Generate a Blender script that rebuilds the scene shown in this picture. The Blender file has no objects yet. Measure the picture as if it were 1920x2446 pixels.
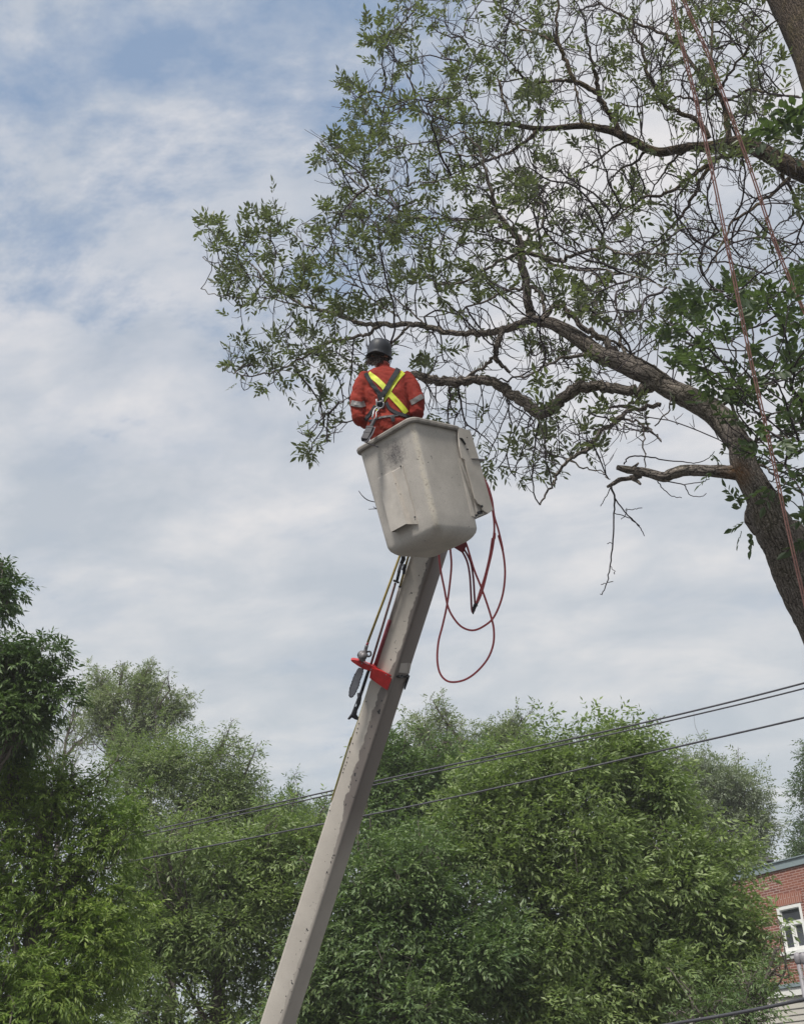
import bpy, bmesh, math, random
import numpy as np
from mathutils import Vector, Matrix, kdtree
from mathutils.bvhtree import BVHTree
random.seed(7); rng = np.random.default_rng(11)
sc = bpy.context.scene
# ------------------------------------------------------------------ camera
FPX, PITCH = 2445.0, math.radians(32)
EYE = np.array([0, 0, 1.6])
FW = np.array([0, math.cos(PITCH), math.sin(PITCH)])
UP = np.array([0, -math.sin(PITCH), math.cos(PITCH)])
RT = np.array([1.0, 0, 0])
cam = bpy.data.cameras.new('camera'); camo = bpy.data.objects.new('camera', cam)
sc.collection.objects.link(camo); sc.camera = camo
cam.sensor_fit = 'VERTICAL'; cam.sensor_height = 24; cam.lens = 24*FPX/2446
cam.clip_start = .1; cam.clip_end = 3000
camo.location = EYE; camo.rotation_euler = (math.pi/2+PITCH, 0, 0)
# ------------------------------------------------------------------ light and sky
SUN_EL, SUN_AZ = math.radians(52), math.radians(205)      # azimuth from +Y, clockwise seen from above
w = bpy.data.worlds.new('World'); sc.world = w; w.use_nodes = True
nt = w.node_tree; nt.nodes.clear()
def nd(nt, t, **k):
    n = nt.nodes.new(t)
    for a, b in k.items():
        if a.startswith('i_'): n.inputs[a[2:].replace('_', ' ')].default_value = b
        else: setattr(n, a, b)
    return n
def ramp(nt, src, stops, interp='LINEAR'):
    r = nt.nodes.new('ShaderNodeValToRGB'); r.color_ramp.interpolation = interp
    el = r.color_ramp.elements
    while len(el) < len(stops): el.new(.5)
    for e, (p, c) in zip(el, stops):
        e.position = p; e.color = (c, c, c, 1) if isinstance(c, (int, float)) else (*c, 1)
    nt.links.new(src, r.inputs[0]); return r.outputs[0]
def mth(nt, op, a, b=None, c=None, clamp=False):
    n = nt.nodes.new('ShaderNodeMath'); n.operation = op; n.use_clamp = clamp
    for i, v in enumerate((a, b, c)):
        if v is None: continue
        if isinstance(v, (int, float)): n.inputs[i].default_value = v
        else: nt.links.new(v, n.inputs[i])
    return n.outputs[0]
def mixc(nt, f, a, b, mode='MIX'):
    n = nt.nodes.new('ShaderNodeMix'); n.data_type = 'RGBA'; n.blend_type = mode
    for i, v in ((0, f), (6, a), (7, b)):
        if isinstance(v, (int, float)) and i == 0: n.inputs[0].default_value = v
        elif isinstance(v, tuple): n.inputs[i].default_value = (*v, 1) if len(v) == 3 else v
        else: nt.links.new(v, n.inputs[i])
    return n.outputs[2]
def noise(nt, vec, scale, detail=4, rough=.55, out=0, dist=0.0):
    n = nt.nodes.new('ShaderNodeTexNoise'); n.inputs['Scale'].default_value = scale
    n.inputs['Detail'].default_value = detail; n.inputs['Roughness'].default_value = rough
    n.inputs['Distortion'].default_value = dist
    if vec is not None: nt.links.new(vec, n.inputs['Vector'])
    return n.outputs[out]
sky = nd(nt, 'ShaderNodeTexSky', sky_type='NISHITA', sun_disc=False, sun_elevation=SUN_EL, sun_rotation=SUN_AZ,
         air_density=1.2, dust_density=1.5, ozone_density=1.2)
tc = nd(nt, 'ShaderNodeTexCoord'); sep = nd(nt, 'ShaderNodeSeparateXYZ'); nt.links.new(tc.outputs['Generated'], sep.inputs[0])
zz = mth(nt, 'ADD', mth(nt, 'MAXIMUM', sep.outputs[2], 0.0), .16)
cu = mth(nt, 'DIVIDE', sep.outputs[0], zz); cv = mth(nt, 'DIVIDE', sep.outputs[1], zz)
cmb = nd(nt, 'ShaderNodeCombineXYZ')
nt.links.new(mth(nt, 'ADD', cu, mth(nt, 'MULTIPLY', cv, .35)), cmb.inputs[0]); nt.links.new(mth(nt, 'MULTIPLY', cv, 1.35), cmb.inputs[1])
n1 = noise(nt, cmb.outputs[0], 2.9, 9, .64, dist=.15)
n2 = noise(nt, cmb.outputs[0], 7.5, 6, .6)
# a clearer quarter of the sky to the upper left
gapd = nd(nt, 'ShaderNodeVectorMath', operation='DOT_PRODUCT'); nt.links.new(tc.outputs['Generated'], gapd.inputs[0])
gd = Vector((-.30, .60, .88)).normalized(); gapd.inputs[1].default_value = gd
gap = ramp(nt, gapd.outputs['Value'], [(.91, 0.0), (.985, 1.0)], 'EASE')
cov = mth(nt, 'ADD', mth(nt, 'MULTIPLY', n1, .8), mth(nt, 'MULTIPLY', n2, .2))
cov = mth(nt, 'SUBTRACT', cov, mth(nt, 'MULTIPLY', gap, .125))
cov = mth(nt, 'ADD', cov, mth(nt, 'MULTIPLY', ramp(nt, sep.outputs[2], [(.60, 1.0), (.88, .30)]), .125))
fac = ramp(nt, cov, [(.36, 0.14), (.43, .44), (.49, .84), (.60, 1.0)])
shade = noise(nt, cmb.outputs[0], 3.4, 7, .58, dist=.3)
ccol = ramp(nt, shade, [(.36, (3.5, 3.85, 4.4)), (.50, (4.4, 4.6, 5.0)), (.64, (5.7, 5.6, 5.7))])
low = ramp(nt, sep.outputs[2], [(.15, 1.0), (.62, 0.0)])
ccol = mixc(nt, mth(nt, 'MULTIPLY', low, .75), ccol, mixc(nt, n2, (3.55, 4.15, 4.45), (4.8, 5.0, 5.15)))
skyb = mixc(nt, .6, sky.outputs[0], (1.7, 2.7, 4.2))
fin = mixc(nt, fac, skyb, ccol)
bg = nd(nt, 'ShaderNodeBackground'); bg.inputs[1].default_value = .10; nt.links.new(fin, bg.inputs[0])
wo = nd(nt, 'ShaderNodeOutputWorld'); nt.links.new(bg.outputs[0], wo.inputs[0])
sl = bpy.data.lights.new('sun', 'SUN'); so = bpy.data.objects.new('sun', sl); sc.collection.objects.link(so)
sl.energy = 3.4; sl.angle = math.radians(12); sl.color = (1, .95, .87)
sd = Vector((math.sin(SUN_AZ)*math.cos(SUN_EL), math.cos(SUN_AZ)*math.cos(SUN_EL), math.sin(SUN_EL)))
so.rotation_euler = sd.to_track_quat('Z', 'Y').to_euler(); so.location = (0, 0, 30)
vs = sc.view_settings; vs.view_transform = 'Standard'; vs.look = 'None'; vs.exposure = .47; vs.gamma = 1; vs.use_curve_mapping = False
sc.cycles.max_bounces = 6; sc.cycles.transparent_max_bounces = 4; sc.cycles.use_denoising = False if False else True

# ------------------------------------------------------------------ helpers
def C(px, py, D): return EYE + D*(FW + (px-960)/FPX*RT + (1223-py)/FPX*UP)
def P(px, py, Y):
    d = FW + (px-960)/FPX*RT + (1223-py)/FPX*UP
    return EYE + d*(Y/d[1])
def dep(p): return float((np.asarray(p)-EYE) @ FW)
def proj(p):
    v = np.atleast_2d(p)-EYE; d = v @ FW
    return np.stack([960+FPX*(v @ RT)/d, 1223-FPX*(v @ UP)/d], 1)
def norm(v): v = np.asarray(v, float); return v/(np.linalg.norm(v, axis=-1, keepdims=True)+1e-12)
def tagp(o, label=None, cat=None, group=None, kind=None):
    for k, v in (('label', label), ('category', cat), ('group', group), ('kind', kind)):
        if v: o[k] = v
    return o
def empty(name, loc, rz=0, **k):
    o = bpy.data.objects.new(name, None); sc.collection.objects.link(o)
    o.location = Vector(loc); o.rotation_euler = (0, 0, rz); o.empty_display_size = .2
    return tagp(o, **k)
def root_loc(par):
    l = np.zeros(3)
    while par is not None: l += np.array(par.location); par = par.parent
    return l
def fast_mesh(name, V, Fs, smooth=False, uv=None):
    """V (n,3); Fs: list of index arrays (m,k), k fixed within each"""
    me = bpy.data.meshes.new(name)
    V = np.asarray(V, np.float32); me.vertices.add(len(V)); me.vertices.foreach_set('co', V.ravel())
    Fs = [np.asarray(f, np.int32) for f in Fs if len(f)]
    tot = sum(f.size for f in Fs); n = sum(len(f) for f in Fs)
    me.loops.add(tot); me.polygons.add(n)
    me.loops.foreach_set('vertex_index', np.concatenate([f.ravel() for f in Fs]))
    lens = np.concatenate([np.full(len(f), f.shape[1], np.int32) for f in Fs])
    st = np.concatenate([[0], np.cumsum(lens)[:-1]]).astype(np.int32)
    me.polygons.foreach_set('loop_start', st)
    try: me.polygons.foreach_set('loop_total', lens)
    except Exception: pass
    me.polygons.foreach_set('use_smooth', np.full(n, bool(smooth)))
    if uv is not None:
        l = me.uv_layers.new(name='UVMap'); l.data.foreach_set('uv', np.asarray(uv, np.float32).ravel())
    me.update(calc_edges=True); me.validate()
    return me
def add(name, V, Fs, mat, parent=None, smooth=False, uv=None, loc=None, **k):
    """V in world coordinates"""
    V = np.asarray(V, float)
    if parent is not None: L = root_loc(parent)
    else: L = np.array(loc if loc is not None else [V[:, 0].mean(), V[:, 1].mean(), V[:, 2].min()], float)
    if isinstance(Fs, list) and Fs and not hasattr(Fs[0][0], '__len__'):
        me = bpy.data.meshes.new(name); me.from_pydata([tuple(v) for v in (V-L)], [], Fs)
        if smooth: me.polygons.foreach_set('use_smooth', [True]*len(me.polygons))
        me.update()
    else: me = fast_mesh(name, V-L, Fs, smooth, uv)
    o = bpy.data.objects.new(name, me); sc.collection.objects.link(o)
    me.materials.append(mat)
    if parent is not None: o.parent = parent
    else: o.location = Vector(L)
    return tagp(o, **k)
def fix_normals(o):
    bm = bmesh.new(); bm.from_mesh(o.data); bmesh.ops.recalc_face_normals(bm, faces=bm.faces); bm.to_mesh(o.data); bm.free()
def smooth_path(pts, n=6):
    """Catmull-Rom through rows of any width"""
    p = np.asarray(pts, float)
    if len(p) < 3:
        t = np.linspace(0, 1, n+1)[:, None]; return p[0]*(1-t)+p[-1]*t
    q = np.vstack([2*p[0]-p[1], p, 2*p[-1]-p[-2]]); out = []
    for i in range(1, len(q)-2):
        for t in np.arange(n)/n:
            out.append(.5*((2*q[i])+(-q[i-1]+q[i+1])*t+(2*q[i-1]-5*q[i]+4*q[i+1]-q[i+2])*t*t+(-q[i-1]+3*q[i]-3*q[i+1]+q[i+2])*t**3))
    out.append(p[-1]); return np.array(out)
class Geo:
    def __init__(s): s.V = []; s.F = {}; s.n = 0; s.uv = {}
    def put(s, V, F, uv=None):
        V = np.asarray(V, float); F = np.asarray(F, int)
        s.V.append(V); s.F.setdefault(F.shape[1], []).append(F+s.n); s.n += len(V)
        s.uv.setdefault(F.shape[1], []).append(uv if uv is not None else np.zeros((F.size, 2)))
    def tube(s, pts, rad, k=6, cap=True, rough=0.0, seed=0, flat=1.0):
        pts = np.asarray(pts, float); n = len(pts); rad = np.broadcast_to(np.asarray(rad, float), (n,))
        T = np.gradient(pts, axis=0); T = norm(T)
        a = np.array([0, 0, 1.0]) if abs(T[0][2]) < .9 else np.array([1.0, 0, 0])
        N = np.cross(T[0], a); N /= np.linalg.norm(N); Ns = []
        for t in T:
            N = N-t*(N@t); N /= (np.linalg.norm(N)+1e-12); Ns.append(N)
        Ns = np.array(Ns); B = np.cross(T, Ns)
        th = np.arange(k)/k*2*math.pi
        r = rad[:, None]*np.ones((n, k))
        if rough:
            rs = np.random.default_rng(seed)
            L = np.concatenate([[0], np.cumsum(np.linalg.norm(np.diff(pts, axis=0), axis=1))])
            rr = rad.mean()
            for f_ in range(4):
                fz = (2**f_)*1.1/rr*.5; ph = rs.uniform(0, 6, 2); m = f_+1
                r *= 1+rough*.8/(f_+1)**.7*np.sin(L[:, None]*fz+m*th[None]+ph[0]*3+np.sin(L[:, None]*fz*.37+ph[1])*2)
            r *= 1+rough*.6*rs.uniform(-1, 1, (n, k))
        V = pts[:, None]+r[..., None]*(np.cos(th)[None, :, None]*Ns[:, None]+flat*np.sin(th)[None, :, None]*B[:, None])
        i = np.arange(n-1)[:, None]*k; j = np.arange(k)[None]; j2 = (j+1) % k
        F = np.stack([i+j, i+j2, i+k+j2, i+k+j], -1).reshape(-1, 4)
        L = np.concatenate([[0], np.cumsum(np.linalg.norm(np.diff(pts, axis=0), axis=1))])
        R = rad.mean()*2*math.pi
        u0 = (j/k*R)*np.ones((n-1, 1)); u1 = ((j+1)/k*R)*np.ones((n-1, 1)); v0 = L[:-1, None]*np.ones((1, k)); v1 = L[1:, None]*np.ones((1, k))
        uv = np.stack([np.stack([u0, v0], -1), np.stack([u1, v0], -1), np.stack([u1, v1], -1), np.stack([u0, v1], -1)], 2).reshape(-1, 2)
        V = V.reshape(-1, 3); 
        s.put(V, F, uv)
        if cap:
            for e, ring in ((0, 0), (n-1, (n-1)*k)):
                c = pts[e]; base = s.n
                idx = (ring+np.arange(k))
                VV = np.vstack([V[idx], c+T[e]*(rad[e]*.3*(-1 if e == 0 else 1))])
                FF = np.array([[q, (q+1) % k, k] for q in range(k)])
                s.put(VV, FF)
    def box(s, c, ax, ay, az, hx, hy, hz):
        c = np.asarray(c, float); V = []
        for z in (-1, 1):
            for x, y in ((-1, -1), (1, -1), (1, 1), (-1, 1)): V.append(c+x*hx*ax+y*hy*ay+z*hz*az)
        s.put(V, [[0, 3, 2, 1], [4, 5, 6, 7], [0, 1, 5, 4], [1, 2, 6, 5], [2, 3, 7, 6], [3, 0, 4, 7]])
    def prism(s, poly, dirv):
        """closed polygon (n,3) extruded by vector dirv; fan-capped from the centroid"""
        poly = np.asarray(poly, float); n = len(poly); d = np.asarray(dirv, float)
        c = poly.mean(0)
        V = np.vstack([poly, poly+d]); s.put(V, [[i, (i+1) % n, n+(i+1) % n, n+i] for i in range(n)])
        for off in (0*d, d):
            s.put(np.vstack([poly+off, c+off]), [[i, (i+1) % n, n] for i in range(n)])
    def build(s, name, mat, parent=None, smooth=False, bevel=0, **k):
        V = np.vstack(s.V); ks = sorted(s.F)
        Fs = [np.vstack(s.F[q]) for q in ks]; uv = np.vstack([np.vstack(s.uv[q]) for q in ks])
        o = add(name, V, Fs, mat, parent, smooth, uv, **k)
        bm = bmesh.new(); bm.from_mesh(o.data)
        if s.n < 60000: bmesh.ops.remove_doubles(bm, verts=bm.verts, dist=1e-5); bmesh.ops.recalc_face_normals(bm, faces=bm.faces)
        bm.to_mesh(o.data); bm.free()
        if bevel:
            m = o.modifiers.new('bevel', 'BEVEL'); m.width = bevel; m.segments = 2; m.limit_method = 'ANGLE'
        return o

# ------------------------------------------------------------------ materials
def mat(name, color=(.5, .5, .5), rough=.6, metal=0.0, spec=.5, fn=None):
    m = bpy.data.materials.new(name); m.use_nodes = True; nt = m.node_tree
    b = nt.nodes['Principled BSDF']; b.inputs['Base Color'].default_value = (*color, 1)
    b.inputs['Roughness'].default_value = rough; b.inputs['Metallic'].default_value = metal
    b.inputs['Specular IOR Level'].default_value = spec
    if fn: fn(nt, b)
    return m
def objc(nt): return nd(nt, 'ShaderNodeTexCoord').outputs['Object']
def bump(nt, b, h, strength=.3, dist=.01):
    n = nd(nt, 'ShaderNodeBump'); n.inputs['Strength'].default_value = strength; n.inputs['Distance'].default_value = dist
    nt.links.new(h, n.inputs['Height']); nt.links.new(n.outputs[0], b.inputs['Normal'])
def worn(c, var=.15, scale=8, rough=.6, bumps=.15, metal=0, dirt=None, **k):
    """plain material with mottling, fine grain and a little bump"""
    def fn(nt, b):
        v = objc(nt); a = noise(nt, v, scale, 6, .6); g = noise(nt, v, scale*12, 3, .6)
        lo = tuple(x*(1-var) for x in c); hi = tuple(min(1, x*(1+var)) for x in c)
        col = mixc(nt, ramp(nt, a, [(.3, 0.0), (.7, 1.0)]), lo, hi)
        col = mixc(nt, mth(nt, 'MULTIPLY', ramp(nt, g, [(.55, 0.0), (.75, 1.0)]), .5), col, tuple(x*(dirt or .6) for x in c))
        nt.links.new(col, b.inputs['Base Color'])
        nt.links.new(mth(nt, 'MULTIPLY_ADD', a, .25, rough-.12), b.inputs['Roughness'])
        bump(nt, b, g, bumps, .003)
    return mat('mottled', c, rough, metal, fn=fn, **k)
def bark(base, dark, moss=(0.16, .15, .05), scale=26, mossy=.25, ochre=None):
    def fn(nt, b):
        tcn = nd(nt, 'ShaderNodeTexCoord'); mp = nd(nt, 'ShaderNodeMapping'); nt.links.new(tcn.outputs['UV'], mp.inputs[0])
        mp.inputs['Scale'].default_value = (1, .30, 1)
        wob = noise(nt, tcn.outputs['Object'], 9, 4, .6, out=1)
        mx = nd(nt, 'ShaderNodeVectorMath', operation='MULTIPLY_ADD'); nt.links.new(wob, mx.inputs[0]); mx.inputs[1].default_value = (.05, .05, .05); nt.links.new(mp.outputs[0], mx.inputs[2])
        vo = nd(nt, 'ShaderNodeTexVoronoi', feature='DISTANCE_TO_EDGE'); vo.inputs['Scale'].default_value = scale; nt.links.new(mx.outputs[0], vo.inputs['Vector'])
        nn = noise(nt, tcn.outputs['Object'], 40, 6, .7)
        h = mth(nt, 'ADD', ramp(nt, vo.outputs['Distance'], [(.0, .0), (.10, .45), (.5, .8)]), mth(nt, 'MULTIPLY', nn, .9))
        col = mixc(nt, ramp(nt, h, [(.3, 0.0), (1.0, 1.0)]), dark, base)
        big = noise(nt, tcn.outputs['Object'], 2.6, 5, .65)
        col = mixc(nt, mth(nt, 'MULTIPLY', ramp(nt, big, [(.48, 0.0), (.66, 1.0)]), mossy), col, moss)
        sp = noise(nt, tcn.outputs['Object'], 60, 3, .6)
        col = mixc(nt, mth(nt, 'MULTIPLY', ramp(nt, sp, [(.53, 0.0), (.64, 1.0)]), .6), col, tuple(min(1, x*2.3) for x in base))
        if ochre is not None:
            ctr, rad_, oc = ochre
            dd = nd(nt, 'ShaderNodeVectorMath', operation='DISTANCE'); nt.links.new(tcn.outputs['Object'], dd.inputs[0]); dd.inputs[1].default_value = ctr
            fq = ramp(nt, mth(nt, 'ADD', mth(nt, 'DIVIDE', dd.outputs['Value'], rad_), mth(nt, 'MULTIPLY', mth(nt, 'SUBTRACT', nn, .5), 1.2)), [(.35, .85), (1.0, 0.0)])
            col = mixc(nt, fq, col, oc)
        nt.links.new(col, b.inputs['Base Color']); bump(nt, b, h, 1.0, .05)
    return mat('bark', base, .9, spec=.2, fn=fn)
def leafm(c1, c2, back, trans=.35, rough=.45, vscale=.8):
    m = bpy.data.materials.new('leaf'); m.use_nodes = True; nt = m.node_tree; b = nt.nodes['Principled BSDF']; out = nt.nodes['Material Output']
    g = nd(nt, 'ShaderNodeNewGeometry'); v = objc(nt); a = noise(nt, v, vscale, 4, .6)
    f = mth(nt, 'ADD', mth(nt, 'MULTIPLY', g.outputs['Random Per Island'], .55), mth(nt, 'MULTIPLY', ramp(nt, a, [(.35, 0.0), (.65, 1.0)]), .45))
    col = mixc(nt, f, c1, c2); col = mixc(nt, g.outputs['Backfacing'], col, mixc(nt, .55, col, back))
    nt.links.new(col, b.inputs['Base Color']); b.inputs['Roughness'].default_value = rough; b.inputs['Specular IOR Level'].default_value = .4
    t = nd(nt, 'ShaderNodeBsdfTranslucent'); nt.links.new(mixc(nt, 1.0, col, (1.25, 1.5, .55), 'MULTIPLY'), t.inputs[0])
    mx = nd(nt, 'ShaderNodeMixShader'); mx.inputs[0].default_value = trans
    nt.links.new(b.outputs[0], mx.inputs[1]); nt.links.new(t.outputs[0], mx.inputs[2]); nt.links.new(mx.outputs[0], out.inputs[0])
    return m
M_twig = worn((.052, .041, .047), .3, 6, .85, .2)
M_red = worn((.46, .022, .024), .25, 14, .5)
M_maroon = worn((.23, .035, .05), .2, 14, .6)
M_black = worn((.02, .021, .028), .3, 20, .55)
M_steel = worn((.25, .25, .28), .2, 30, .38, metal=.7)
M_yellow = worn((.33, .25, .07), .25, 10, .55)
M_hose = worn((.52, .10, .115), .08, 2, .4, .02, dirt=.85)
M_hosedark = worn((.24, .06, .09), .1, 2, .45, .02, dirt=.85)

# ================================================================== ground and street
g = Geo(); S = 900
g.put([[-S, -S, 0], [S, -S, 0], [S, S, 0], [-S, S, 0]], [[0, 1, 2, 3]])
def gf(nt, b):
    v = objc(nt); col = mixc(nt, noise(nt, v, .8, 6, .6), (.06, .055, .045), (.10, .09, .075)); nt.links.new(col, b.inputs['Base Color'])
g.build('ground', mat('grass_soil', (.1, .12, .05), .95, fn=gf), kind='structure', loc=(0, 0, 0))
def asf(nt, b):
    v = objc(nt); col = mixc(nt, noise(nt, v, 30, 5, .7), (.04, .04, .042), (.075, .074, .072)); nt.links.new(col, b.inputs['Base Color'])
g = Geo(); g.put([[-300, -3, .004], [300, -3, .004], [300, 11.5, .004], [-300, 11.5, .004]], [[0, 1, 2, 3]])
g.build('road', mat('asphalt', (.05, .05, .05), .9, fn=asf), kind='structure', loc=(0, 0, 0))
g = Geo(); X, Y_, Z_ = np.eye(3)
g.box([0, 12.6, .05], X, Y_, Z_, 300, 1.1, .09)
g.build('pavement', worn((.32, .31, .29), .1, 2, .9), kind='structure', loc=(0, 12.6, 0))

# ================================================================== aerial lift
BX = np.array([0.05921292, 7.75075319, 7.24095713, 0.74663331, 0.23752649, -0.22720284, 0.70733388, 0.66151017, 1.05924535, 0.86506802])
def rot(a, b, c):
    ca, sa, cb, sb, cc, sn = np.cos(a), np.sin(a), np.cos(b), np.sin(b), np.cos(c), np.sin(c)
    Rz = np.array([[ca, -sa, 0], [sa, ca, 0], [0, 0, 1]]); Rx = np.array([[1, 0, 0], [0, cb, -sb], [0, sb, cb]]); Ry = np.array([[cc, 0, sn], [0, 1, 0], [-sn, 0, cc]])
    return Ry @ Rx @ Rz
BM = rot(*BX[3:6]); BC = BX[:3]; WA, WB, BH, TP = BX[6:]; BH = 1.083; TP = .892
def BL(x, y, z): return BC + BM @ np.array([x, y, z])
def rrect(hx, hy, r, seg=6):
    out = []
    for cx, cy, a0 in ((hx-r, hy-r, 0), (-hx+r, hy-r, 90), (-hx+r, -hy+r, 180), (hx-r, -hy+r, 270)):
        for i in range(seg+1):
            a = math.radians(a0+90*i/seg); out.append((cx+r*math.cos(a), cy+r*math.sin(a)))
    return np.array(out)
turret = np.array([-3.1, 7.75, 0.0])
boomT = C(1044, 1262, 10.02); boomB = C(664, 2446, 10.02)
ax = norm(boomB-boomT); boomE = boomB + ax*1.35
base = np.array([boomE[0], boomE[1], 0.0])
lift = empty('aerial_lift', base, label='beige aerial lift boom with a dirty fibreglass bucket carrying the worker', cat='aerial lift')
nearp = BL(-WB/2, -WA/2, -.05); nearq = BL(-WB/2*TP, -WA/2*TP, -BH)
LO = root_loc(lift)
def plane_hit(px, py, p0, n):
    d = C(px, py, 1)-EYE; t = ((p0-EYE)@n)/(d@n); return EYE+d*t
cT = {k: BL(s[0]*WB/2, s[1]*WA/2, 0) for k, s in dict(near=(-1, -1), left=(-1, 1), right=(1, -1)).items()}
cB = {k: BL(s[0]*WB/2*TP, s[1]*WA/2*TP, -BH) for k, s in dict(near=(-1, -1), left=(-1, 1), right=(1, -1)).items()}
nL = norm(np.cross(cT['left']-cT['near'], cB['near']-cT['near'])); nL *= -np.sign(nL@FW)
nR = norm(np.cross(cT['right']-cT['near'], cB['near']-cT['near'])); nR *= -np.sign(nR@FW)
smc = plane_hit(941, 1085, cT['near'], nL)-LO
def bucketf(nt, b):
    v = objc(nt); big = noise(nt, v, 3.5, 6, .62); fine = noise(nt, v, 95, 4, .7); mid = noise(nt, v, 22, 5, .7)
    col = mixc(nt, ramp(nt, big, [(.3, 0.0), (.7, 1.0)]), (.42, .395, .365), (.57, .535, .495))
    col = mixc(nt, mth(nt, 'MULTIPLY', ramp(nt, fine, [(.5, 0.0), (.72, 1.0)]), .5), col, (.28, .25, .23))
    # grey rubbed smudge
    dd = nd(nt, 'ShaderNodeVectorMath', operation='DISTANCE'); nt.links.new(v, dd.inputs[0]); dd.inputs[1].default_value = smc
    s = mth(nt, 'ADD', mth(nt, 'DIVIDE', dd.outputs['Value'], .19), mth(nt, 'MULTIPLY', mth(nt, 'SUBTRACT', mid, .5), 1.3))
    s2 = mth(nt, 'MULTIPLY', ramp(nt, s, [(.1, 1.0), (1.0, 0.0)], 'EASE'), ramp(nt, fine, [(.35, .35), (.6, 1.0)]))
    col = mixc(nt, mth(nt, 'MULTIPLY', s2, .96), col, (.05, .045, .055))
    # chipped gelcoat along the near corner
    a = nearp-LO; dr = norm(nearq-nearp)
    sub = nd(nt, 'ShaderNodeVectorMath', operation='SUBTRACT'); nt.links.new(v, sub.inputs[0]); sub.inputs[1].default_value = a
    cr = nd(nt, 'ShaderNodeVectorMath', operation='CROSS_PRODUCT'); nt.links.new(sub.outputs[0], cr.inputs[0]); cr.inputs[1].default_value = dr
    ln = nd(nt, 'ShaderNodeVectorMath', operation='LENGTH'); nt.links.new(cr.outputs[0], ln.inputs[0])
    e = ramp(nt, mth(nt, 'ADD', mth(nt, 'MULTIPLY', ln.outputs['Value'], 14), mth(nt, 'MULTIPLY', mth(nt, 'SUBTRACT', mid, .5), 1.4)), [(.2, 1.0), (.75, 0.0)])
    col = mixc(nt, mth(nt, 'MULTIPLY', e, .6), col, (.60, .55, .45))
    spk = mth(nt, 'MULTIPLY', e, ramp(nt, noise(nt, v, 48, 4, .7), [(.55, 0.0), (.62, 1.0)]))
    col = mixc(nt, mth(nt, 'MULTIPLY', spk, .7), col, (.16, .12, .10))
    chips = ramp(nt, noise(nt, v, 30, 2, .5), [(.71, 0.0), (.735, 1.0)])
    col = mixc(nt, mth(nt, 'MULTIPLY', chips, .7), col, (.07, .06, .06))
    nt.links.new(col, b.inputs['Base Color']); bump(nt, b, mid, .25, .006)
M_bucket = mat('fibreglass', (.5, .47, .43), .55, fn=bucketf)
M_lip = worn((.27, .25, .23), .3, 14, .65, .3)
g = Geo(); rings = []
def bring(z, inset=0.0, r=.055):
    t = 1+(TP-1)*(-z/BH); rings.append((rrect(WB/2*t-inset, WA/2*t-inset, max(r-inset*.3, .01)), z))
bring(0.0)
for i in range(1, 9): bring(-(BH-.10)*i/8)
for i in range(1, 8):
    a = math.pi/2*i/7; bring(-(BH-.10)-.10*math.sin(a), .10*(1-math.cos(a)), .055+.05*math.sin(a))
outer = len(rings); K = len(rings[0][0])
VV = np.array([[BL(x, y, z) for x, y in ring] for ring, z in rings])
VV = VV.reshape(-1, 3)
FF = [[i*K+j, i*K+(j+1) % K, (i+1)*K+(j+1) % K, (i+1)*K+j] for i in range(outer-1) for j in range(K)]
g.put(VV, FF); last = VV[(outer-1)*K:]
g.put(np.vstack([last, last.mean(0)]), [[j, (j+1) % K, K] for j in range(K)])
rings = []; bring(0.0, .012)
for i in range(1, 5): bring(-(BH-.06)*i/4, .012)
VI = np.array([[BL(x, y, z) for x, y in ring] for ring, z in rings]).reshape(-1, 3)
g.put(VI, [[i*K+j, i*K+(j+1) % K, (i+1)*K+(j+1) % K, (i+1)*K+j] for i in range(4) for j in range(K)])
l2 = VI[4*K:]; g.put(np.vstack([l2, l2.mean(0)]), [[j, (j+1) % K, K] for j in range(K)])
bucket = g.build('bucket', M_bucket, lift, smooth=True)
# rim lip: rolled flange round the top
prof = [(.0, -.034), (.024, -.034), (.031, -.022), (.032, .0), (.024, .012), (.004, .014), (-.014, .010), (-.014, -.006)]
RR = []
for ox, oz in prof:
    for x, y in rrect(WB/2+ox, WA/2+ox, .055+ox): RR.append(BL(x, y, oz))
n = len(prof); g = Geo()
g.put(RR, [[i*K+j, i*K+(j+1) % K, ((i+1) % n)*K+(j+1) % K, ((i+1) % n)*K+j] for i in range(n) for j in range(K)])
g.build('rim', M_lip, bucket, smooth=False)
# sheet cover riveted on the left face
def LP(cx, cy, off): return plane_hit(840+cx/7.77, 1080+cy/7.77, cT['near'], nL)+nL*off
M_cover = worn((.52, .485, .445), .12, 9, .55, .2)
g = Geo()
TLp, TMp, BMp, BLp, TRp, BRp = (500, 500), (782, 368), (1112, 1338), (812, 1488), (950, 262), (1232, 1335)
def cell(q, offs, inner=0.002):
    o = [LP(*p, f) for p, f in zip(q, offs)]; i_ = [LP(*p, inner) for p in q]
    g.put(np.array(o+i_), [[0, 1, 2, 3], [0, 4, 5, 1], [1, 5, 6, 2], [3, 7, 4, 0]])
cell((TLp, TMp, BMp, BLp), (.012, .030, .075, .062))
cell((TMp, TRp, BRp, BMp), (.012, .012, .016, .016))
g.put([LP(490, 480, .004), LP(780, 345, .004), LP(950, 245, .004), LP(960, 300, .010), LP(785, 385, .010), LP(505, 520, .010)], [[0, 1, 4, 5], [1, 2, 3, 4]])
cov_ = g.build('step_cover', M_cover, bucket)
m = cov_.modifiers.new('solid', 'SOLIDIFY'); m.thickness = .004
for cx, cy in ((600, 408), (928, 262), (1190, 1205), (1200, 1250), (860, 590), (925, 780)):
    g = Geo(); c = LP(cx, cy, .012 if cx > 900 else .03); g.tube([c, c+nL*.006], [.0075 if cy in (262, 1205) else .004]*2, 8); g.build('bolt', M_black, cov_)
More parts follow.
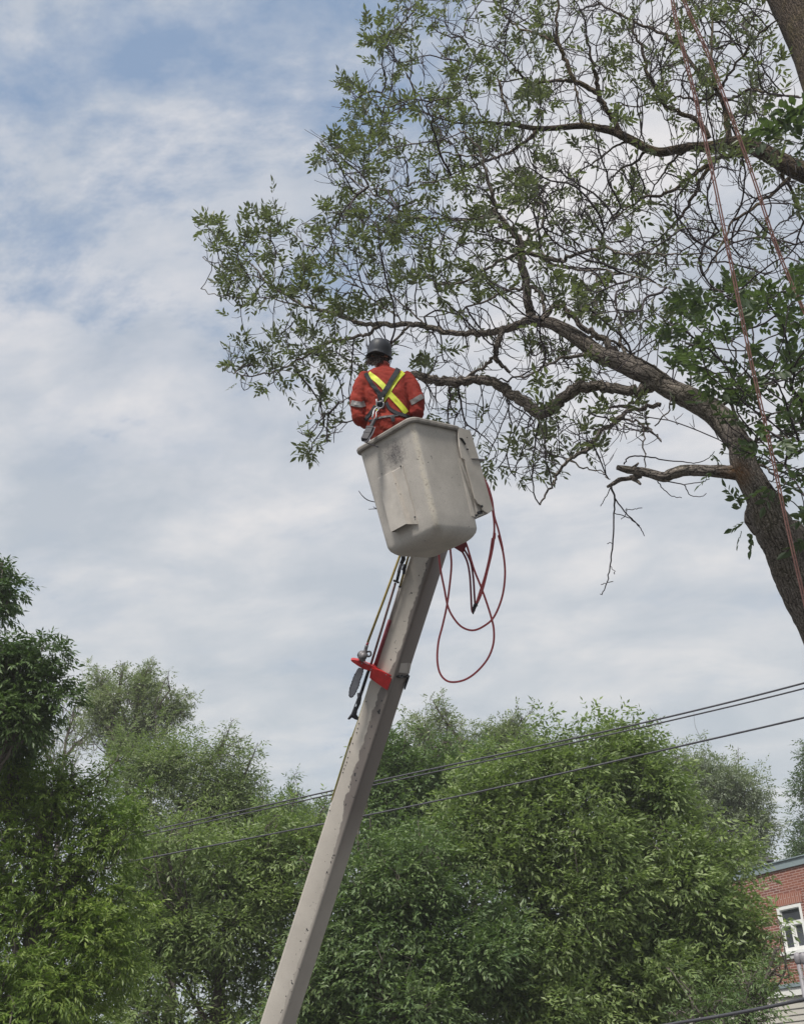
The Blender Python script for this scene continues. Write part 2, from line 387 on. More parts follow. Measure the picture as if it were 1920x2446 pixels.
# riser that carries the bucket on its right-hand side
def RP(cx, cy, off, s=7.772, ox=1040, oy=980): return plane_hit(ox+cx/s, oy+cy/s, cT['near'], nR)+nR*off
g = Geo(); back = -nR*.10
pl = [RP(*q, .030) for q in ((372, 330), (590, 400), (745, 900), (1010, 1860), (915, 1925), (830, 1870), (812, 1790), (735, 1745), (690, 1660), (500, 940), (448, 905), (400, 700))]
pl = np.array(pl)
g.put(pl, [[0, 1, 2, 11]]); g.put(pl, [[11, 2, 9, 10]]); g.put(pl, [[2, 3, 7, 8]]); g.put(pl, [[2, 8, 9, 9]][:0] or [[2, 8, 9, 2]][:0] or np.zeros((0, 4), int))
g.put(pl, [[2, 8, 9]]); g.put(pl, [[3, 4, 5]]); g.put(pl, [[3, 5, 6]]); g.put(pl, [[3, 6, 7]])
pn = g.build('mount_plate', M_cover, bucket); m = pn.modifiers.new('solid', 'SOLIDIFY'); m.thickness = .012; m.offset = -1
g = Geo()
q = [(590, 400), (745, 900), (1010, 1860), (915, 1925)]
g.put([RP(*p, .029) for p in q]+[RP(*p, -.16) for p in q], [[0, 1, 5, 4], [1, 2, 6, 5], [2, 3, 7, 6]])
g.put([RP(*p, .004) for p in ((420, 900), (660, 1960), (745, 1990), (915, 1925), (690, 1600), (505, 900))], [[0, 1, 2, 4], [0, 4, 5, 0]][:1]); g.put([RP(*p, .004) for p in ((420, 900), (745, 1990), (915, 1925), (690, 1600), (505, 900))], [[0, 1, 2, 3], [0, 3, 4, 0]][:1]); g.put([RP(*p, .004) for p in ((420, 900), (690, 1600), (505, 900))], [[0, 1, 2]])
sp_ = g.build('side_skirt', M_cover, bucket); m = sp_.modifiers.new('solid', 'SOLIDIFY'); m.thickness = .01; m.offset = 1
g = Geo()
g.prism([RP(*p, .008) for p in ((720, 1940), (915, 1915), (830, 1860), (735, 1990))], -nR*.05)
g.tube([RP(770, 1910, .01), RP(770, 1910, .03)], [.014]*2, 8); g.tube([RP(800, 1810, .032), RP(800, 1810, .045)], [.012]*2, 8)
g.build('hinge', M_black, pn)
g = Geo(); g.tube([RP(400, 545, .036), RP(430, 565, .04), RP(500, 660, .036)], [.007, .011, .009], 6); g.build('latch', M_black, pn); g = Geo(); g.tube([RP(540, 740, .034), RP(540, 755, .04)], [.008]*2, 6); g.build('bolt', M_black, pn); g = Geo()
g.tube([RP(535, 530, .034), RP(535, 535, .038)], [.005]*2, 6)
g.build('bolt', M_black, pn)
g = Geo(); g.prism([RP(*p, -.03) for p in ((745, 885), (885, 940), (845, 1105), (790, 1040))], -nR*.09); g.prism([RP(*p, .04) for p in ((612, 918), (750, 925), (880, 938), (870, 950), (750, 945), (615, 932))], -nR*.05)
g.build('valve_bracket', worn((.2, .19, .2), .2, 20, .5), bucket)
g = Geo(); g.prism([C(780+x/3.558, 1280+y/3.558, 9.7) for x, y in ((1050, 80), (1150, 20), (1190, 60), (1188, 85), (1160, 150), (1120, 125))], FW*.12)
g.build('hose_guide', M_maroon, lift)
# boom
bl = norm(np.cross(FW, ax)); bl = bl if bl[0] < 0 else -bl
th = math.radians(31.8); n1v = -FW*math.cos(th)+bl*math.sin(th); n2v = -FW*math.sin(th)-bl*math.cos(th)
def boom_ring(c, s=.258, r=.028, seg=4):
    return [c+n1v*x+n2v*y for x, y in rrect(s/2, s/2, r, seg)]
nseg = 24; g = Geo(); Kb = 20
RR = np.array([boom_ring(boomT+(boomE-boomT)*i/nseg) for i in range(nseg+1)]); Kb = RR.shape[1]
g.put(RR.reshape(-1, 3), [[i*Kb+j, i*Kb+(j+1) % Kb, (i+1)*Kb+(j+1) % Kb, (i+1)*Kb+j] for i in range(nseg) for j in range(Kb)])
g.put(np.vstack([RR[0], RR[0].mean(0)]), [[j, (j+1) % Kb, Kb] for j in range(Kb)])
LB = np.linalg.norm(boomE-boomT)
def boomf(nt, b):
    v = objc(nt)
    def dot(a, off):
        s = nd(nt, 'ShaderNodeVectorMath', operation='SUBTRACT'); nt.links.new(v, s.inputs[0]); s.inputs[1].default_value = off
        d = nd(nt, 'ShaderNodeVectorMath', operation='DOT_PRODUCT'); nt.links.new(s.outputs[0], d.inputs[0]); d.inputs[1].default_value = a; return d.outputs['Value']
    t = dot(ax, boomT-LO); ny = dot(n1v, boomT-LO); nx = dot(n2v, boomT-LO)
    big = noise(nt, v, 2.2, 6, .6); mid = noise(nt, v, 15, 6, .7); fine = noise(nt, v, 90, 3, .7)
    col = mixc(nt, ramp(nt, big, [(.3, 0.0), (.7, 1.0)]), (.45, .415, .375), (.56, .52, .47))
    col = mixc(nt, mth(nt, 'MULTIPLY', ramp(nt, fine, [(.5, 0.0), (.75, 1.0)]), .25), col, (.27, .23, .21))
    # dark band: right face's shade painted in, ragged stain where an old coating flaked
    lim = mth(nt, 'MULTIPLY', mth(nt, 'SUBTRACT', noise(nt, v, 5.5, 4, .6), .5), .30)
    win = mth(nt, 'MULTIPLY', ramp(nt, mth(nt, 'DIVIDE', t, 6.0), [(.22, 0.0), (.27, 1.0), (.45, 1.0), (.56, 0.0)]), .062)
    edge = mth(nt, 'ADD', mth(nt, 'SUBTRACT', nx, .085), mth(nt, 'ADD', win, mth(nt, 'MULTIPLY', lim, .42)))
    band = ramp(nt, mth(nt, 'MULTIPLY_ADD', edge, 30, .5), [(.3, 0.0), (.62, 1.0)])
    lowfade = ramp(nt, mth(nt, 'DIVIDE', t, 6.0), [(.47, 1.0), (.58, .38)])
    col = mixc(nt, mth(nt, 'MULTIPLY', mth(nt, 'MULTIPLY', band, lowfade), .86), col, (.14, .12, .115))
    st = ramp(nt, mid, [(.60, 0.0), (.72, 1.0)]); col = mixc(nt, mth(nt, 'MULTIPLY', st, .35), col, (.24, .19, .17))
    chips = ramp(nt, noise(nt, v, 26, 2, .5), [(.66, 0.0), (.68, 1.0)])
    near = ramp(nt, mth(nt, 'ABSOLUTE', mth(nt, 'SUBTRACT', nx, .06)), [(.03, 1.0), (.07, 0.0)])
    col = mixc(nt, mth(nt, 'MULTIPLY', chips, near), col, (.03, .03, .035))
    nt.links.new(col, b.inputs['Base Color']); bump(nt, b, mid, .15, .004)
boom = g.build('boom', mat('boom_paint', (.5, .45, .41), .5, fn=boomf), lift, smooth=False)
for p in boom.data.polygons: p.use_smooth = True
# rivets down the left edge
def onboom(px, py, off=0.0):
    c = plane_hit(px, py, boomT+n1v*.129, n1v); return c+n1v*off
g = Geo(); 
for cx, cy in ((785, 65), (733, 225), (727, 250), (703, 315), (686, 365), (675, 400), (668, 428), (660, 447), (652, 468), (645, 490), (567, 718), (740, 195)):
    g = Geo(); c = onboom(560+(cx+6)/2.512, 1650+cy/2.512); g.tube([c, c+n1v*.004], [.0055]*2, 6); g.build('rivet', M_black, boom)
# chain tape patch + strap that ties the tool bracket
def S2(x, y, D): return C(780+x/3.558, 1280+y/3.558, D)
def bpt(x, y, off):                                     # on whichever boom face is seen there
    px, py = 780+x/3.558, 1280+y/3.558
    a = plane_hit(px, py, boomT+n1v*.129, n1v); 
    if (a-boomT)@n2v < .112: return a+n1v*off
    b = plane_hit(px, py, boomT+n2v*.129, n2v); u_ = (b-boomT)@n1v
    return b+n1v*(max(u_, -.12)-u_)+n2v*off
g = Geo(); sp = smooth_path([bpt(x, y, .012) for x, y in ((400, 1125), (490, 1160), (600, 1195), (640, 1200), (712, 1190))], 5); g.tube(sp, .009, 6)
for i in range(7):
    c = bpt(590+i*13, 1190+random.uniform(-14, 14), .02); g.tube([c, c+norm(rng.normal(size=3))*.016], [.008, .004], 5)
g.build('strap', M_black, lift)
g = Geo(); g.put([bpt(x, y, .003) for x, y in ((628, 1082), (690, 1078), (690, 1168), (610, 1160))]+[bpt(x, y, .006) for x, y in ((692, 1078), (716, 1083), (698, 1170), (690, 1168))], [[0, 1, 2, 3], [4, 5, 6, 7]])
g.build('tape_patch', mat('clear_tape', (.47, .45, .43), .25), boom)
g = Geo(); g.prism([S2(x, y, 10.03) for x, y in ((694, 1180), (703, 1205), (668, 1308), (656, 1305), (682, 1200))], FW*.10)
g.build('end_plate', M_black, boom)
g = Geo(); g.prism([S2(x, y, 9.86) for x, y in ((205, 1055), (222, 1052), (295, 1066), (345, 1093), (385, 1102), (425, 1130), (545, 1182), (553, 1192), (500, 1185), (430, 1150), (378, 1150), (320, 1135), (270, 1108), (215, 1070))], FW*.14)
g.prism([S2(x, y, 9.85) for x, y in ((378, 1125), (430, 1135), (482, 1160), (553, 1213), (517, 1312), (440, 1262), (364, 1206))], FW*.012)
g.prism([S2(x, y, 9.88) for x, y in ((395, 1105), (415, 1110), (440, 1135), (400, 1130))], FW*.2)
br = g.build('tool_bracket', M_red, lift)
for x, y in ((505, 1180), (378, 1135), (300, 1085)): g = Geo(); c = S2(x, y, 9.845); g.tube([c, c-FW*.006], [.007]*2, 8); g.build('bolt', M_steel, br)
# turret and truck bed below the frame
g = Geo(); g.box(base+[0, 0, .55], X, Y_, Z_, 1.3, .95, .10); g.tube([base+[0, 0, .6], base+[0, 0, 1.15]], [.38, .3], 16)
g.box(base+[0, 0, 1.2], X, Y_, Z_, .3, .25, .2)
for sx in (-.9, .9):
    for sy in (-.8, .8): g.tube([base+[sx, sy-.13, .42], base+[sx, sy+.13, .42]], [.42]*2, 18)
g.build('turret', worn((.45, .44, .42), .1, 3, .5), lift)
# hoses
def H1(x, y): return (820+x/3.752, 780+y/3.752)
def H2(x, y): return (780+x/3.558, 1280+y/3.558)
def hose(pts, D0, D1, r, m):
    n = len(pts); p = smooth_path([list(q)+[D0+(D1-D0)*i/(n-1)] for i, q in enumerate(pts)], 6)
    g = Geo(); g.tube([C(*q) for q in p], r, 8); return g.build('hose', m, lift, smooth=True)
A = [H1(1212, 1255), H1(1245, 1340), H1(1290, 1420), H1(1330, 1550), H1(1352, 1700), H1(1390, 1830), H1(1428, 2000)]+[H2(*q) for q in ((1460, 0), (1500, 150), (1515, 330), (1490, 520), (1420, 690), (1330, 770), (1240, 803), (1150, 775), (1080, 700), (1030, 600), (1000, 450), (970, 300), (955, 170), (950, 120))]
hose(A, 9.62, 9.80, .0100, M_hose)
hose([H2(*q) for q in ((1046, 40), (1052, 130), (1060, 250), (1045, 420), (1020, 600), (985, 760), (950, 900), (940, 1050), (960, 1160), (1010, 1225), (1080, 1243), (1180, 1220), (1280, 1150), (1370, 1040), (1415, 920), (1420, 800), (1400, 700), (1360, 570), (1310, 430), (1250, 280), (1190, 80), (1150, 0))], 9.9, 9.72, .0100, M_hose)
hose([H2(*q) for q in ((1090, 30), (1135, 105), (1190, 210), (1215, 330), (1225, 480), (1232, 620), (1243, 655))], 9.72, 9.7, .0098, M_hosedark)
hose([H2(*q) for q in ((1110, 20), (1160, 100), (1220, 215), (1245, 350), (1255, 500), (1262, 600))], 9.75, 9.72, .0098, M_hosedark)
up1 = [H2(1252, 640), H2(1300, 480), H2(1345, 340), H2(1385, 170), H2(1408, 20), H1(1335, 1950), H1(1352, 1800), H1(1335, 1640), H1(1295, 1460), H1(1248, 1340), H1(1216, 1262)]
hose(up1, 9.70, 9.60, .0098, M_hose)
up2 = [H2(1262, 610), H2(1318, 480), H2(1365, 300), H2(1405, 130), H2(1428, -20), H1(1352, 1900), H1(1348, 1740), H1(1318, 1560), H1(1275, 1420), H1(1232, 1320), H1(1220, 1258)]
hose(up2, 9.73, 9.64, .0098, M_hose)
g = Geo(); g.tube([C(*H2(1243, 665), 9.7), C(*H2(1248, 630), 9.7), C(*H2(1262, 590), 9.7), C(*H2(1285, 560), 9.7)], [.006, .016, .020, .010], 8)
for q in ((1285, 595), (1240, 660)): g.tube([C(*H2(1260, 600), 9.69), C(*H2(*q), 9.66)], [.008, .003], 5)
g.build('coupling', M_black, lift)
g = Geo(); 
# yellow-green edge line clipped along the boom
p = smooth_path([S2(x, y, 9.98) for x, y in ((375, 1235), (330, 1380), (265, 1580), (190, 1779))]+[C(560+x/2.512, 1650+y/2.512, 9.98) for x, y in ((700, 280), (640, 470), (583, 655))], 3)
g.tube(p, .0085, 6); g.build('gauge_line', worn((.26, .23, .06), .2, 10, .5), lift)

# tools hanging in the bracket
GT = 'pole tools hanging beside the boom'
def tl(name, label, at, cat='pole tool'): return empty(name, at, label=label, cat=cat, group=None)
D = 9.90
t = tl('pole_chainsaw', 'yellow pole chainsaw with grey motor head, bar hanging through the red bracket', S2(205, 1370, D), 'pole saw')
g = Geo(); g.tube([S2(640, 120, D), S2(485, 545, D), S2(350, 905, D)], .0125, 8); g.build('pole', M_yellow, t, smooth=True)
g = Geo(); g.tube([S2(353, 905, D), S2(340, 935, D)], [.012, .014], 8); g.build('grip', M_maroon, t, smooth=True)
g = Geo(); g.tube(smooth_path([S2(342, 930, D), S2(330, 975, D), S2(322, 1010, D), S2(312, 1060, D)], 3), [.018]*4+[.026]*3+[.022]*3, 8)
g.tube([S2(275, 1020, D-.04), S2(300, 1015, D-.04), S2(300, 1020, D+.05)], [.03, .048, .04], 10); g.tube([S2(290, 1010, D-.06), S2(325, 1040, D-.05)], [.04, .05], 10)
g.tube(smooth_path([S2(345, 985, D), S2(372, 985, D), S2(375, 1015, D), S2(350, 1028, D)], 4), .009, 6)
g.build('motor', worn((.16, .155, .165), .35, 40, .5, metal=.4), t, smooth=True)
g = Geo(); pts = [(275, 1120), (312, 1128), (308, 1160), (298, 1195), (285, 1225), (276, 1265), (262, 1300), (243, 1340), (220, 1368), (203, 1370), (192, 1352), (196, 1300), (210, 1260), (225, 1215), (243, 1170), (260, 1135)]
g.prism([S2(x, y, D) for x, y in pts], FW*.008); g.build('guide_bar', worn((.36, .37, .42), .15, 25, .4, metal=.5), t)
g = Geo(); lp = smooth_path([S2(x, y, D+.004) for x, y in pts[1:15]], 3)
for i in range(0, len(lp)-1): 
    c = (lp[i]+lp[i+1])/2; d = norm(lp[i+1]-lp[i]); o_ = norm(np.cross(d, FW)); 
    g.box(c, d, o_, FW, .008 if i % 2 else .006, .003 if i % 2 else .0055, .005)
g.build('chain', M_black, t)
t = tl('pole_pruner', 'dark pole pruner with a hooked cutting head hanging below the red bracket', S2(190, 1560, D), 'pruner')
g = Geo(); g.tube([S2(585, 400, D+.03), S2(475, 770, D+.03), S2(372, 1110, D+.03)], .0125, 8); g.build('pole', worn((.19, .11, .10), .2, 12, .5), t, smooth=True)
g = Geo(); g.tube([S2(375, 1105, D+.03), S2(350, 1165, D+.03), S2(300, 1320, D+.03)], [.013, .016, .016], 8); g.build('sleeve', M_black, t, smooth=True); g = Geo(); g.tube([S2(650, 130, D+.03), S2(652, 200, D+.03), S2(632, 240, D+.03)], [.02, .022, .018], 8)
g.tube([S2(617, 300, D+.03), S2(598, 380, D+.03)], [.017, .015], 8); g.tube([S2(568, 378, D+.02), S2(615, 398, D+.02)], [.011, .011], 8)
g.build('clamp', M_black, t, smooth=True)
g = Geo(); g.tube([S2(634, 235, D+.03), S2(612, 310, D+.03)], [.019, .017], 8); g.tube([S2(660, 240, D+.01), S2(640, 290, D+.01)], .006, 6)
g.build('piston', M_steel, t, smooth=True)
g = Geo(); g.tube(smooth_path([S2(300, 1320, D), S2(280, 1380, D), S2(268, 1440, D), S2(250, 1480, D), S2(235, 1530, D)], 3), [.017]*3+[.022]*3+[.016]*4+[.020]*3, 7)
g.prism([S2(x, y, D) for x, y in ((232, 1455), (262, 1450), (255, 1520), (272, 1545), (268, 1568), (240, 1560), (215, 1545), (195, 1563), (178, 1558), (182, 1548), (210, 1525))], FW*.014)
g.build('cutting_head', M_black, t)
g = Geo(); g.tube([S2(268, 1370, D-.015), S2(215, 1510, D-.015), S2(183, 1552, D-.015)], [.006, .007, .005], 6); g.tube([S2(270, 1335, D-.01), S2(272, 1370, D-.01)], .013, 6)
g.build('lever', M_steel, t)
t = tl('pole_saw', 'short pole with yellow top and maroon sheath, closest to the boom', S2(420, 1110, D+.05), 'pole saw')
g = Geo(); g.tube([S2(715, 110, D+.06), S2(690, 190, D+.06), S2(625, 425, D+.06)], .012, 8); g.build('pole', M_yellow, t, smooth=True)
g = Geo(); g.tube([S2(620, 430, D+.06), S2(580, 570, D+.06), S2(535, 720, D+.06)], .011, 8); g.build('shaft', worn((.42, .38, .37), .1, 10, .4), t, smooth=True)
g = Geo(); g.tube([S2(665, 245, D+.04), S2(655, 325, D+.04)], [.02, .014], 8); g.build('collar', M_black, t, smooth=True); g = Geo(); g.tube([S2(612, 430, D+.05), S2(632, 435, D+.05)], .008, 6); g.build('collar', M_black, t, smooth=True)
g = Geo(); g.tube([S2(538, 715, D+.06), S2(410, 1112, D+.06)], .0185, 10); g.build('sheath', M_maroon, t, smooth=True)

# ================================================================== the worker
WY = 7.70
footz = 6.46; wc = np.array([-.10, WY, footz])
man = empty('person', wc, label='worker in orange coveralls and dark helmet standing in the bucket, seen from behind', cat='person')
def W(cx, cy, dy=0.0): return P(820+cx/7.764, 790+cy/7.764, WY+dy)
def ell_loft(rows, seg=28, pw=2.4):
    """rows: centre, half-width, half-depth"""
    a = np.arange(seg)/seg*2*math.pi; V = []
    for c, hx, hy in rows:
        x = np.sign(np.cos(a))*np.abs(np.cos(a))**(2/pw)*hx; y = np.sign(np.sin(a))*np.abs(np.sin(a))**(2/pw)*hy
        V.append(np.stack([c[0]+x, c[1]+y, np.full(seg, c[2])], 1))
    n = len(rows); V = np.vstack(V)
    F = [[i*seg+j, i*seg+(j+1) % seg, (i+1)*seg+(j+1) % seg, (i+1)*seg+j] for i in range(n-1) for j in range(seg)]
    return V, F, n, seg
def put_loft(g, rows, **k):
    V, F, n, s = ell_loft(rows, **k); g.put(V, F)
    for r in (0, n-1): q = V[r*s:(r+1)*s]; g.put(np.vstack([q, q.mean(0)]), [[j, (j+1) % s, s] for j in range(s)])
def remesh(o, vox, smooth_it=3, disp=None):
    m = o.modifiers.new('r', 'REMESH'); m.mode = 'VOXEL'; m.voxel_size = vox; m.use_smooth_shade = True
    s = o.modifiers.new('s', 'SMOOTH'); s.factor = .6; s.iterations = smooth_it
    dg = bpy.context.evaluated_depsgraph_get(); ev = o.evaluated_get(dg); me = bpy.data.meshes.new_from_object(ev)
    o.modifiers.clear(); old = o.data; o.data = me
    if not me.materials: me.materials.append(old.materials[0])
    if disp:
        from mathutils import noise as mn
        me.update(); co = [v.co.copy() for v in me.vertices]; no = [v.normal.copy() for v in me.vertices]
        for v, c, n_ in zip(me.vertices, co, no): v.co = c+n_*disp(c, mn)
    me.polygons.foreach_set('use_smooth', [True]*len(me.polygons)); me.update()
g = Geo()
rows = []
for cx, cy, hx, hy, dy in ((740, 640, .060, .060, .02), (738, 680, .068, .066, .02), (745, 730, .105, .075, .02), (770, 775, .165, .095, .01), (785, 830, .200, .115, .01), (800, 930, .212, .130, 0), (808, 1080, .212, .140, 0), (812, 1250, .207, .140, 0), (822, 1400, .203, .130, .01), (835, 1520, .200, .122, .015), (830, 1620, .196, .122, .02), (820, 1760, .200, .132, .02), (845, 1900, .185, .13, .05), (880, 2050, .165, .12, .09), (920, 2200, .15, .11, .12)):
    c = W(cx, cy, 0); c[1] = WY+dy; rows.append((c, hx, hy))
put_loft(g, rows)
hipz = rows[-1][0][2]; hipc = rows[-1][0].copy(); footc = BL(0, 0, -(BH-.06))
arms = {}
for sgn, pp in ((-1, ((450, 860, .085), (350, 1000, .082), (290, 1180, .078), (262, 1340, .076), (275, 1500, .070), (300, 1600, .068))), (1, ((1130, 860, .085), (1240, 1000, .082), (1320, 1180, .076), (1365, 1320, .073), (1375, 1430, .069), (1365, 1510, .066)))):
    pts = []; rd = []
    for i, (cx, cy, r) in enumerate(pp): c = W(cx, cy, 0); c[1] = WY+(.0, -.005, -.01, -.01, .01, .03)[i]; pts.append(c); rd.append(r)
    el = pts[-1]; hand = np.array([wc[0]+sgn*.14, WY+.34, el[2]+.10])
    for tt, r in ((.35, .062), (.7, .05), (.92, .043)): pts.append(el*(1-tt)+hand*tt); rd.append(r)
    arms[sgn] = (pts, hand)
    q = smooth_path([list(p)+[r] for p, r in zip(pts, rd)], 4); g.tube(q[:, :3], q[:, 3], 14)
LEG = {}
for sgn in (-1, 1):
    hp_ = hipc+np.array([sgn*.08, 0, .08]); ft_ = footc+np.array([sgn*.10, 0, .09]); kn_ = (hp_+ft_)/2+np.array([0, .07, .03]); LEG[sgn] = (hp_, kn_, ft_)
    q = smooth_path([list(hp_)+[.098], list(hp_*.5+kn_*.5+np.array([0, .02, 0]))+[.088], list(kn_)+[.075], list(ft_)+[.065]], 4)
    g.tube(q[:, :3], q[:, 3], 14)
def clothf(nt, b):
    v = objc(nt); a = noise(nt, v, 7, 5, .6); f = noise(nt, v, 260, 2, .5)
    col = mixc(nt, ramp(nt, a, [(.3, 0.0), (.75, 1.0)]), (.21, .026, .022), (.31, .048, .030)); nt.links.new(col, b.inputs['Base Color'])
    bump(nt, b, mth(nt, 'ADD', mth(nt, 'MULTIPLY', noise(nt, v, 11, 3, .5, dist=2.2), 1.0), mth(nt, 'MULTIPLY', f, .05)), .38, .02)
M_cloth = mat('coverall_cloth', (.6, .05, .03), .85, spec=.15, fn=clothf)
cover = g.build('coverall', M_cloth, man)
def wr(c, mn):
    z = c[2]-1.2; e = (.5-abs(mn.noise(Vector((c[0]*7, c[1]*7, c[2]*15+c[0]*11)))))*.014+(.4-abs(mn.noise(Vector((c[0]*15+c[2]*9, c[1]*12, c[2]*19-c[0]*12)))))*.007-.008
    return e*1.2
remesh(cover, .011, 4, wr)
bpy.context.view_layer.update()
cb = BVHTree.FromPolygons([tuple(np.array(v.co)+wc) for v in cover.data.vertices], [tuple(p.vertices) for p in cover.data.polygons])
def hit(px, py, off):
    d = Vector(norm(C(px, py, 1)-EYE)); l, n_, i, dist = cb.ray_cast(Vector(EYE), d)
    if l is None: return None
    if n_.dot(d) > 0: n_ = -n_
    return np.array(l), np.array(n_)
def strap(path, width, off, name, m, parent, dens=10, th=.004, origin=(820, 790), s=7.764):
    """a webbing ribbon laid on the coverall along crop-space points"""
    p = smooth_path(path, dens); T = norm(np.gradient(p, axis=0)); N = np.stack([-T[:, 1], T[:, 0]], 1); V = []
    for c, n_ in zip(p, N):
        row = []
        for f_ in (-.5, -.17, .17, .5):
            q = c+n_*width*f_; h = hit(origin[0]+q[0]/s, origin[1]+q[1]/s, off); row.append(h)
        if any(h is None for h in row):
            ok = [h for h in row if h is not None]
            if not ok: continue
            row = [h if h is not None else ok[0] for h in row]
        nn = norm(sum(h[1] for h in row)); V.append([h[0]+nn*off for h in row])
    V = np.array(V); n = len(V)
    for _ in range(3): V[1:-1] = .5*V[1:-1]+.25*(V[2:]+V[:-2])
    g = Geo(); g.put(V.reshape(-1, 3), [[i*4+j, i*4+j+1, i*4+j+5, i*4+j+4] for i in range(n-1) for j in range(3)])
    o = g.build(name, m, parent); md = o.modifiers.new('s', 'SOLIDIFY'); md.thickness = th; md.offset = 0
    return o
def webf(nt, b):
    v = objc(nt); wv = nd(nt, 'ShaderNodeTexWave'); wv.inputs['Scale'].default_value = 90; nt.links.new(v, wv.inputs[0]); bump(nt, b, wv.outputs[1], .3, .002)
M_web = mat('grey_webbing', (.012, .016, .024), .8, fn=webf)
M_hivis = worn((.62, .68, .05), .12, 12, .6, .15)
M_refl = worn((.22, .21, .215), .12, 14, .5, .15)
strap([(470, 800), (600, 900), (730, 1020), (800, 1110), (870, 1190), (980, 1310), (1080, 1420), (1160, 1530)], 100, .006, 'hivis_stripe', M_hivis, cover)
strap([(1110, 775), (1010, 880), (950, 960), (870, 1080), (800, 1200), (700, 1340), (590, 1460)], 85, .004, 'hivis_stripe', M_hivis, cover)
strap([(150, 1340), (200, 1352), (270, 1368), (340, 1370), (395, 1350)], 105, .005, 'arm_band', M_refl, cover)
strap([(1255, 1335), (1300, 1315), (1360, 1275), (1420, 1240), (1462, 1215)], 95, .005, 'arm_band', M_refl, cover)
har = empty('safety_harness', W(710, 1250, -.2), label="worker's dark grey safety harness with steel back ring and lanyard", cat='harness')
strap([(415, 800), (480, 900), (560, 1020), (640, 1130), (700, 1210)], 75, .014, 'webbing', M_web, har)
strap([(1010, 735), (960, 830), (890, 940), (810, 1090), (730, 1210)], 90, .020, 'webbing', M_web, har)
strap([(600, 1400), (540, 1500), (470, 1590), (410, 1660)], 60, .010, 'webbing', M_web, har)
strap([(800, 1340), (850, 1440), (950, 1520), (1080, 1570), (1230, 1610)], 60, .012, 'webbing', M_web, har)
strap([(480, 1680), (600, 1650), (700, 1615), (820, 1600), (900, 1590), (1020, 1580)], 34, .009, 'waist_belt', M_black, har)
strap([(905, 1610), (915, 1650), (912, 1690)], 70, .016, 'buckle', M_black, har, dens=4)
h = hit(820+715/7.764, 790+1225/7.764, 0); c0, nn0 = h
right = norm(np.cross(nn0, Z_)); right = right if right[0] > 0 else -right; upv = norm(np.cross(right, nn0)); upv = upv if upv[2] > 0 else -upv
def HB(cx, cy, off):
    hh = hit(820+cx/7.764, 790+cy/7.764, 0); return (hh[0] if hh else W(cx, cy, -.13))+nn0*off
g = Geo(); g.box(HB(720, 1215, .026), right, upv, nn0, .040, .016, .009); g.box(HB(715, 1270, .026), right, upv, nn0, .030, .02, .007); g.box(HB(700, 1385, .014), right, upv, nn0, .034, .036, .005); g.build('strap_pad', M_web, har, bevel=.004)
g = Geo(); ctr = HB(700, 1390, .03)
ring = [ctr+right*math.cos(a)*.036+upv*math.sin(a)*.036 for a in np.linspace(math.radians(150), math.radians(390), 18)]
tl_, tr_ = ctr+upv*.062-right*.030, ctr+upv*.062+right*.034
g.tube([tl_]+ring[0:], .0075, 8); g.tube([ring[-1], tr_], .0075, 8); g.tube([ctr+upv*.03-right*.034, ctr+upv*.03+right*.036], .0075, 8)
g.build('back_ring', mat('polished_steel', (.30, .30, .32), .42, .6), har, smooth=True)
g = Geo(); hk = [HB(665, 1440, .035), HB(610, 1490, .05), HB(590, 1570, .055), HB(570, 1650, .055)]
g.tube(smooth_path(hk, 4), .009, 8); hk2 = [HB(665, 1440, .03), HB(678, 1500, .045), HB(640, 1545, .05), HB(640, 1620, .05), HB(600, 1680, .05)]; g.tube(smooth_path(hk2, 4), .0065, 8)
g.build('snap_hook', mat('polished_steel', (.30, .30, .32), .42, .6), har, smooth=True)
g = Geo(); a0 = W(575, 1660, -.20); a1 = W(510, 1790, -.21); a2 = W(395, 2030, -.24)
dl = norm(a2-a1); sd_ = norm(np.cross(dl, nn0)); g.tube([a0, a1], [.017, .022], 8)
g.box((a1+a2)/2, dl, sd_, norm(np.cross(dl, sd_)), np.linalg.norm(a2-a1)/2, .034, .022); g.box(a1+(a2-a1)*.12, dl, sd_, norm(np.cross(dl, sd_)), .012, .037, .025); g.box(a1+(a2-a1)*.5, dl, sd_, norm(np.cross(dl, sd_)), .012, .037, .025)
g.build('shock_pack', worn((.035, .035, .045), .3, 30, .7), har, bevel=.006)
g = Geo(); lp = smooth_path([a1-sd_*.04, (a1+a2)/2-sd_*.045-nn0*0, a2-sd_*.03+dl*.01, a2+dl*.01-nn0*.06, BL(-.08, .12, -.10)], 5); g.tube(lp, .010, 8, flat=.5)
g.build('lanyard', worn((.20, .19, .22), .2, 20, .7), har, smooth=True)
# body under the clothes: one skinned figure
bmv = []; bme = []; bmr = []
def node(p, r, par=None):
    bmv.append(tuple(np.array(p)-wc)); bmr.append(r); i = len(bmv)-1
    if par is not None: bme.append((par, i))
    return i
pel = node(hipc+[0, 0, .05], .09)
sp1 = node([wc[0]-.01, WY+.01, hipz+.3], .085, pel); shz = rows[4][0][2]
ch = node([wc[0]-.02, WY+.01, shz-.12], .09, sp1); nb = node([rows[1][0][0], WY+.02, shz+.04], .052, ch)
headc = W(672, 470, 0); headc[1] = WY+.03
n1_ = node([rows[0][0][0]-.008, WY+.022, headc[2]-.11], .05, nb); j1 = node(headc+[0, .01, -.055], .070, n1_); j2 = node(headc+[0, -.005, .0], .088, j1); j3 = node(headc+[0, -.005, .06], .080, j2)
for sgn in (-1, 1): node(headc+[sgn*.098, .0, -.02], .014, j2)
nz = node(headc+[.01, .085, -.03], .030, j1); node(headc+[.012, .118, -.02], .011, nz)
